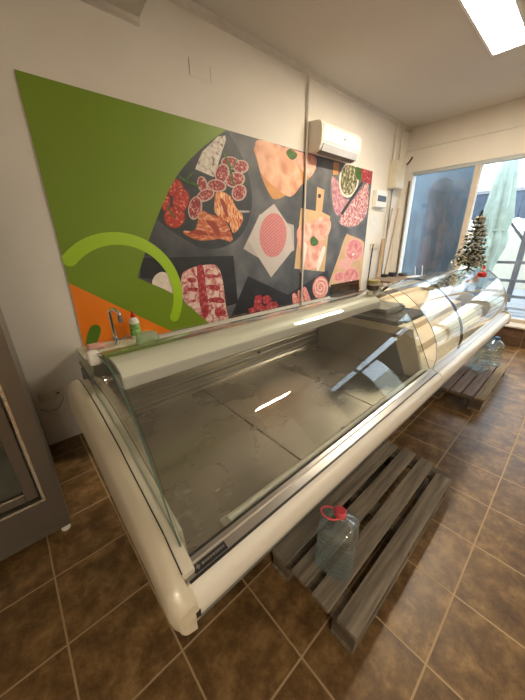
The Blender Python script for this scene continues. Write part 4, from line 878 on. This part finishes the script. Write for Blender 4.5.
stick((3.93, 2.36, 0), (4.12, 2.40, 1.50), .028, 'stick_wood', 'short thick wooden post leaning in the corner left of the tall sticks', 'post', 'wooden_post')
stick((4.69, 2.33, .3), (4.68, 2.345, 2.4), .016, 'pallet_under', 'dark brown batten standing upright against the white window frame', 'batten', 'wooden_batten')
t = thing('broom', 'thin dark broom handle leaning against the wall below the cream switch', 'broom', (3.72, 2.42, 0))
bm = BM(); tube(bm, [(3.72, 2.40, .12), (3.93, 2.47, 1.42)], .011, 8); obj('handle', bm, 'black_plastic', t, smooth='auto')
obj('brush_head', B1((3.62, 2.36, .0), (3.80, 2.43, .12)), 'black_rubber', t, bevel=.01)
for (x, y, wx, wy, hz, mt, lab, nm) in ((4.22, 2.18, .12, .10, .07, 'black_plastic', 'small black box on the left end of the corner table', 'small_box'),
                                      (4.40, 2.08, .14, .10, .05, 'dark_jar', 'low dark brown box in the middle of the corner table', 'small_box'),
                                      (4.05, 2.24, .09, .08, .05, 'black_rubber', 'tiny black case on the corner table nearest the wall', 'small_case')):
    tag(obj(nm, B1((x, y, .8855), (x + wx, y + wy, .8855 + hz)), mt, bevel=.008), lab, 'box')
t = thing('wire_rack', 'small white wire rack standing on the corner table', 'rack', (4.45, 1.95, .886))
bm = BM()
for x in (4.25, 4.55):
    tube(bm, [(x, 1.84, .90), (x, 1.86, 1.07)], .006, 6)
tube(bm, [(4.25, 1.84, .90), (4.55, 1.84, .90)], .006, 6)
obj('rack_frame', bm, 'white_plastic', t)
obj('rack_tray', B1((4.23, 1.80, .8855), (4.57, 1.98, .899)), 'white_plastic', t, bevel=.003)

# spray bottle on far counter back
# ------------------------------------------------------------------ small christmas tree
tx, ty, tz = 2.2, .665, 1.222
t = thing('christmas_tree', 'small artificial snow-dusted fir tree standing on the far counter glass', 'christmas tree', (tx, ty, tz))
TH = .45
bm = BM(); tube(bm, [(tx, ty, tz), (tx, ty, tz + TH)], [.010, .004], 8); obj('trunk', bm, 'trunk_brown', t)
bm = BM(); 
for k in range(3):
    a = k * 2 * PI / 3 + .4; tube(bm, [(tx, ty, tz + .03), (tx + .05 * math.cos(a), ty + .05 * math.sin(a), tz + .006)], .006, 6)
obj('tree_stand', bm, 'trunk_brown', t)
green = BM(); snow = BM()
def tuft(bm_, p, d, ln, r):
    d = d.normalized(); u = d.orthogonal().normalized(); w = d.cross(u)
    nn = 7
    tip = bm_.verts.new(p + d * ln)
    ring = [bm_.verts.new(p + d * ln * (.35 + .2 * (k % 2)) + (u * math.cos(2 * PI * k / nn) + w * math.sin(2 * PI * k / nn)) * r * (1.25 if k % 2 else .45)) for k in range(nn)]
    base = bm_.verts.new(p)
    for k in range(nn):
        bm_.faces.new((tip, ring[k], ring[(k + 1) % nn])); bm_.faces.new((base, ring[(k + 1) % nn], ring[k]))
rnd = random.Random(11)
tiers = 12
for i in range(tiers):
    f = i / (tiers - 1); z = tz + .075 + f * (TH - .11); rad = .082 * (1 - f) ** .8 + .014; nb = int(13 - 6 * f)
    for k in range(nb):
        a = 2 * PI * (k + rnd.random() * .6) / nb; L = rad * rnd.uniform(.8, 1.12)
        d = Vector((math.cos(a), math.sin(a), -.12 + .25 * f)); d.normalize()
        m_ = max(2, int(L / .022))
        for j in range(m_ + 1):
            p = Vector((tx, ty, z)) + d * (L * j / m_) + Vector((0, 0, -.05 * (L * j / m_) ** 2 / .03))
            for q in range(5):
                dd = d + Vector((rnd.uniform(-.9, .9), rnd.uniform(-.9, .9), rnd.uniform(-.5, .6)))
                snowy = rnd.random() < .40 + .2 * (j == m_)
                tuft(snow if snowy else green, p + Vector((0, 0, .006 if snowy else 0)), dd, rnd.uniform(.020, .034), .0065)
for j in range(10): tuft(green, Vector((tx, ty, tz + TH - .06 + j * .007)), Vector((rnd.uniform(-.6, .6), rnd.uniform(-.6, .6), 1)), .035, .008)
obj('dark_needles', green, 'needle_dark', t); obj('snowy_needles', snow, 'needle_snow', t)
ox, oy, oz = 2.30, .575, 1.17
t = thing('red_ornament', 'tiny red and white stuffed ornament at the foot of the small fir tree', 'ornament', (ox, oy, oz))
bm = BM(); lathe(bm, [(.012, 0), (.030, .004), (.038, .02), (.034, .038), (.018, .048), (0, .05)], (ox, oy, oz), 16, closed=True); obj('body', bm, 'red_plastic', t, smooth='auto')
bm = BM(); lathe(bm, [(.010, .046), (.019, .052), (.021, .065), (.014, .078), (0, .08)], (ox, oy, oz), 14, closed=True); obj('head', bm, 'cloth_white', t, smooth='auto')
bm = BM(); lathe(bm, [(.017, .074), (.014, .085), (.004, .105), (0, .108)], (ox, oy, oz), 14, closed=True); obj('hat', bm, 'red_plastic', t, smooth='auto')

t = thing('squeeze_bottle', 'tiny clear bottle on top of the far counter left of the fir tree', 'bottle', (2.66, .925, 1.182))
bm = BM(); lathe(bm, [(.016, 0), (.020, .003), (.020, .055), (.010, .068), (.008, .072)], (2.66, .925, 1.182), 16); obj('bottle_body', bm, 'bottle_clear', t, smooth='auto')
bm = BM(); lathe(bm, [(.010, .072), (.010, .082), (.004, .086), (.003, .105), (0, .105)], (2.66, .925, 1.182), 12, closed=True); obj('tip', bm, 'white_plastic', t, smooth='auto')
# ------------------------------------------------------------------ outside the window
struct('ground', B1((FX + .25, -14, -.25), (30, 14, -.15)), 'outside_ground')
for k in range(11):
    x = 5.1 + k * .36
    o = struct('deck_board', B1((x, -5, -.15), (x + .30, 6, -.10)), 'deck_wood'); o.name = 'deck_board' if k == 0 else o.name
struct('wall_outside', B1((6.5, 1.93, -.15), (6.7, 7, 5)), 'bluegrey_wall')
bm = BM(); cx_, cy_ = 6.15, 2.32
lathe(bm, [(.21, 0), (.21, 2.45), (.20, 2.55), (.15, 2.65), (.06, 2.70), (0, 2.71)], (cx_, cy_, -.10), 28, closed=True)
tag(obj('round_column', bm, 'tank_grey', smooth='auto'), 'dark grey round-topped column standing outside the left window pane', 'column')
tag(obj('leaning_plank', B1((6.30, 2.50, -.1), (6.36, 2.58, 1.95)), 'pallet_red'), 'brown wooden plank standing against the blue-grey wall outside', 'plank')
# closed parasol
t = thing('closed_parasol', 'tall folded pale green parasol standing outside the window', 'parasol', (6.5, 1.38, -.10))
bm = BM(); tube(bm, [(6.5, 1.38, -.1), (6.5, 1.38, 2.95)], .022); obj('pole', bm, 'outdoor_wood', t, smooth='auto')
prof = [(.05, .55), (.10, .62), (.13, .85), (.17, 1.10), (.21, 1.30), (.215, 1.48), (.19, 1.60), (.20, 1.70), (.225, 1.85), (.20, 2.05), (.165, 2.35), (.13, 2.60), (.10, 2.78), (.03, 2.86)]
bm = BM(); seg = 40; rings = []
for r, z in prof:
    ring = []
    for k in range(seg):
        a = 2 * PI * k / seg; f = 1 + .20 * math.sin(a * 8 + z * 1.2) + .06 * math.sin(a * 3 + z * 4)
        ring.append(bm.verts.new((6.5 + r * f * math.cos(a), 1.38 + r * f * math.sin(a), z)))
    rings.append(ring)
for a, b in zip(rings, rings[1:]):
    for k in range(seg): bm.faces.new((a[k], a[(k + 1) % seg], b[(k + 1) % seg], b[k]))
bm.faces.new(rings[0]); bm.faces.new(rings[-1])
obj('folded_canopy', bm, 'umbrella_green', t, smooth='auto')
bm = BM(); tube(bm, [(6.5 + .175 * math.cos(a), 1.38 + .175 * math.sin(a), 1.62) for a in [2 * PI * k / 20 for k in range(21)]], .02, 6); obj('tie_strap', bm, 'umbrella_green', t)
bm = BM(); lathe(bm, [(.25, 0), (.25, .06), (.05, .09), (.04, .3)], (6.5, 1.38, -.1), 20); obj('base', bm, 'outdoor_wood', t, smooth='auto')
# garden pavilion
t = thing('garden_pavilion', 'wooden pavilion with a shingled roof standing outside behind the parasol', 'pavilion', (8.5, 0, -.15))
for y in (1.75, -1.1):
    obj('post', B1((8.4, y - .06, -.15), (8.52, y + .06, 2.0)), 'outdoor_wood', t)
for y in (.98,):
    obj('post', B1((7.4, y - .05, -.15), (7.5, y + .05, 2.05)), 'outdoor_wood', t)
    for s in (-1, 1):
        bm = BM(); tube(bm, [(7.45, y + s * .04, 1.45), (7.45, y + s * .40, 1.88)], .035, 4); obj('brace', bm, 'outdoor_wood', t)
obj('beam', B1((7.38, -2.4, 1.88), (7.50, 1.9, 2.00)), 'outdoor_wood', t)
bm = BM()
n = 22
for k in range(n):
    y = -2.5 + k * .205
    prism(bm, [(y, 2.42), (y, 1.92), (y + .03, 1.86), (y + .10, 1.83), (y + .17, 1.86), (y + .2, 1.92), (y + .2, 2.42)], 7.30, 7.34)
obj('roof_fascia', bm, 'roof_fascia', t)
bm = BM(); prism(bm, [(7.28, 2.36), (7.28, 2.42), (9.0, 3.25), (10.8, 2.42), (10.8, 2.36), (9.0, 3.18)], -2.6, 2.02, 'Y'); obj('roof', bm, 'roof_top', t)
struct('wall_garden', B1((12, -8, -.2), (12.2, 8, 1.7)), 'pale_wall')
t = thing('garden_railing', 'horizontal slatted wooden railing outside, in front of the pale garden wall', 'railing', (7.1, 0, -.1))
for z in (.30, .62, .98):
    obj('rail', B1((7.05, -3, z), (7.09, 1.93, z + .055)), 'outdoor_wood', t)
for y in (-2.2, -.9, .4, 1.7): obj('rail_post', B1((7.09, y, -.1), (7.15, y + .07, 1.06)), 'outdoor_wood', t)
t = thing('garden_bench', 'pale slatted bench outside, close behind the right window pane', 'bench', (5.6, .6, -.1))
for k in range(4): obj('seat_slat', B1((5.45 + k * .13, -.9, .36), (5.55 + k * .13, 1.25, .39)), 'deck_wood', t)
for y in (-.7, 1.05):
    for x in (5.47, 5.87): obj('leg', B1((x, y, -.1), (x + .06, y + .06, .36)), 'outdoor_wood', t)

# ------------------------------------------------------------------ sky and camera
wd = bpy.data.worlds.new('sky'); SC.world = wd; wd.use_nodes = True
bg = wd.node_tree.nodes['Background']; bg.inputs['Color'].default_value = (0.80, 0.90, 1.0, 1); bg.inputs['Strength'].default_value = 3.3

cam = bpy.data.cameras.new('camera'); co = link(bpy.data.objects.new('camera', cam))
cam.sensor_fit = 'VERTICAL'; cam.sensor_height = 36; cam.lens = 14.5297; cam.clip_start = 0.02
r = Vector((0.7409879, -0.67134971, -0.01504967)); u = Vector((0.25171028, 0.2569029, 0.93308244)); f = Vector((0.62255832, 0.69519095, -0.35934756))
co.matrix_world = Matrix(((r.x, u.x, -f.x, -0.8205), (r.y, u.y, -f.y, -0.0227), (r.z, u.z, -f.z, 1.4946), (0, 0, 0, 1)))
SC.camera = co
SC.view_settings.view_transform = 'Standard'; SC.view_settings.look = 'None'; SC.view_settings.gamma = 1; SC.view_settings.use_curve_mapping = False
SC.view_settings.exposure = 0.6
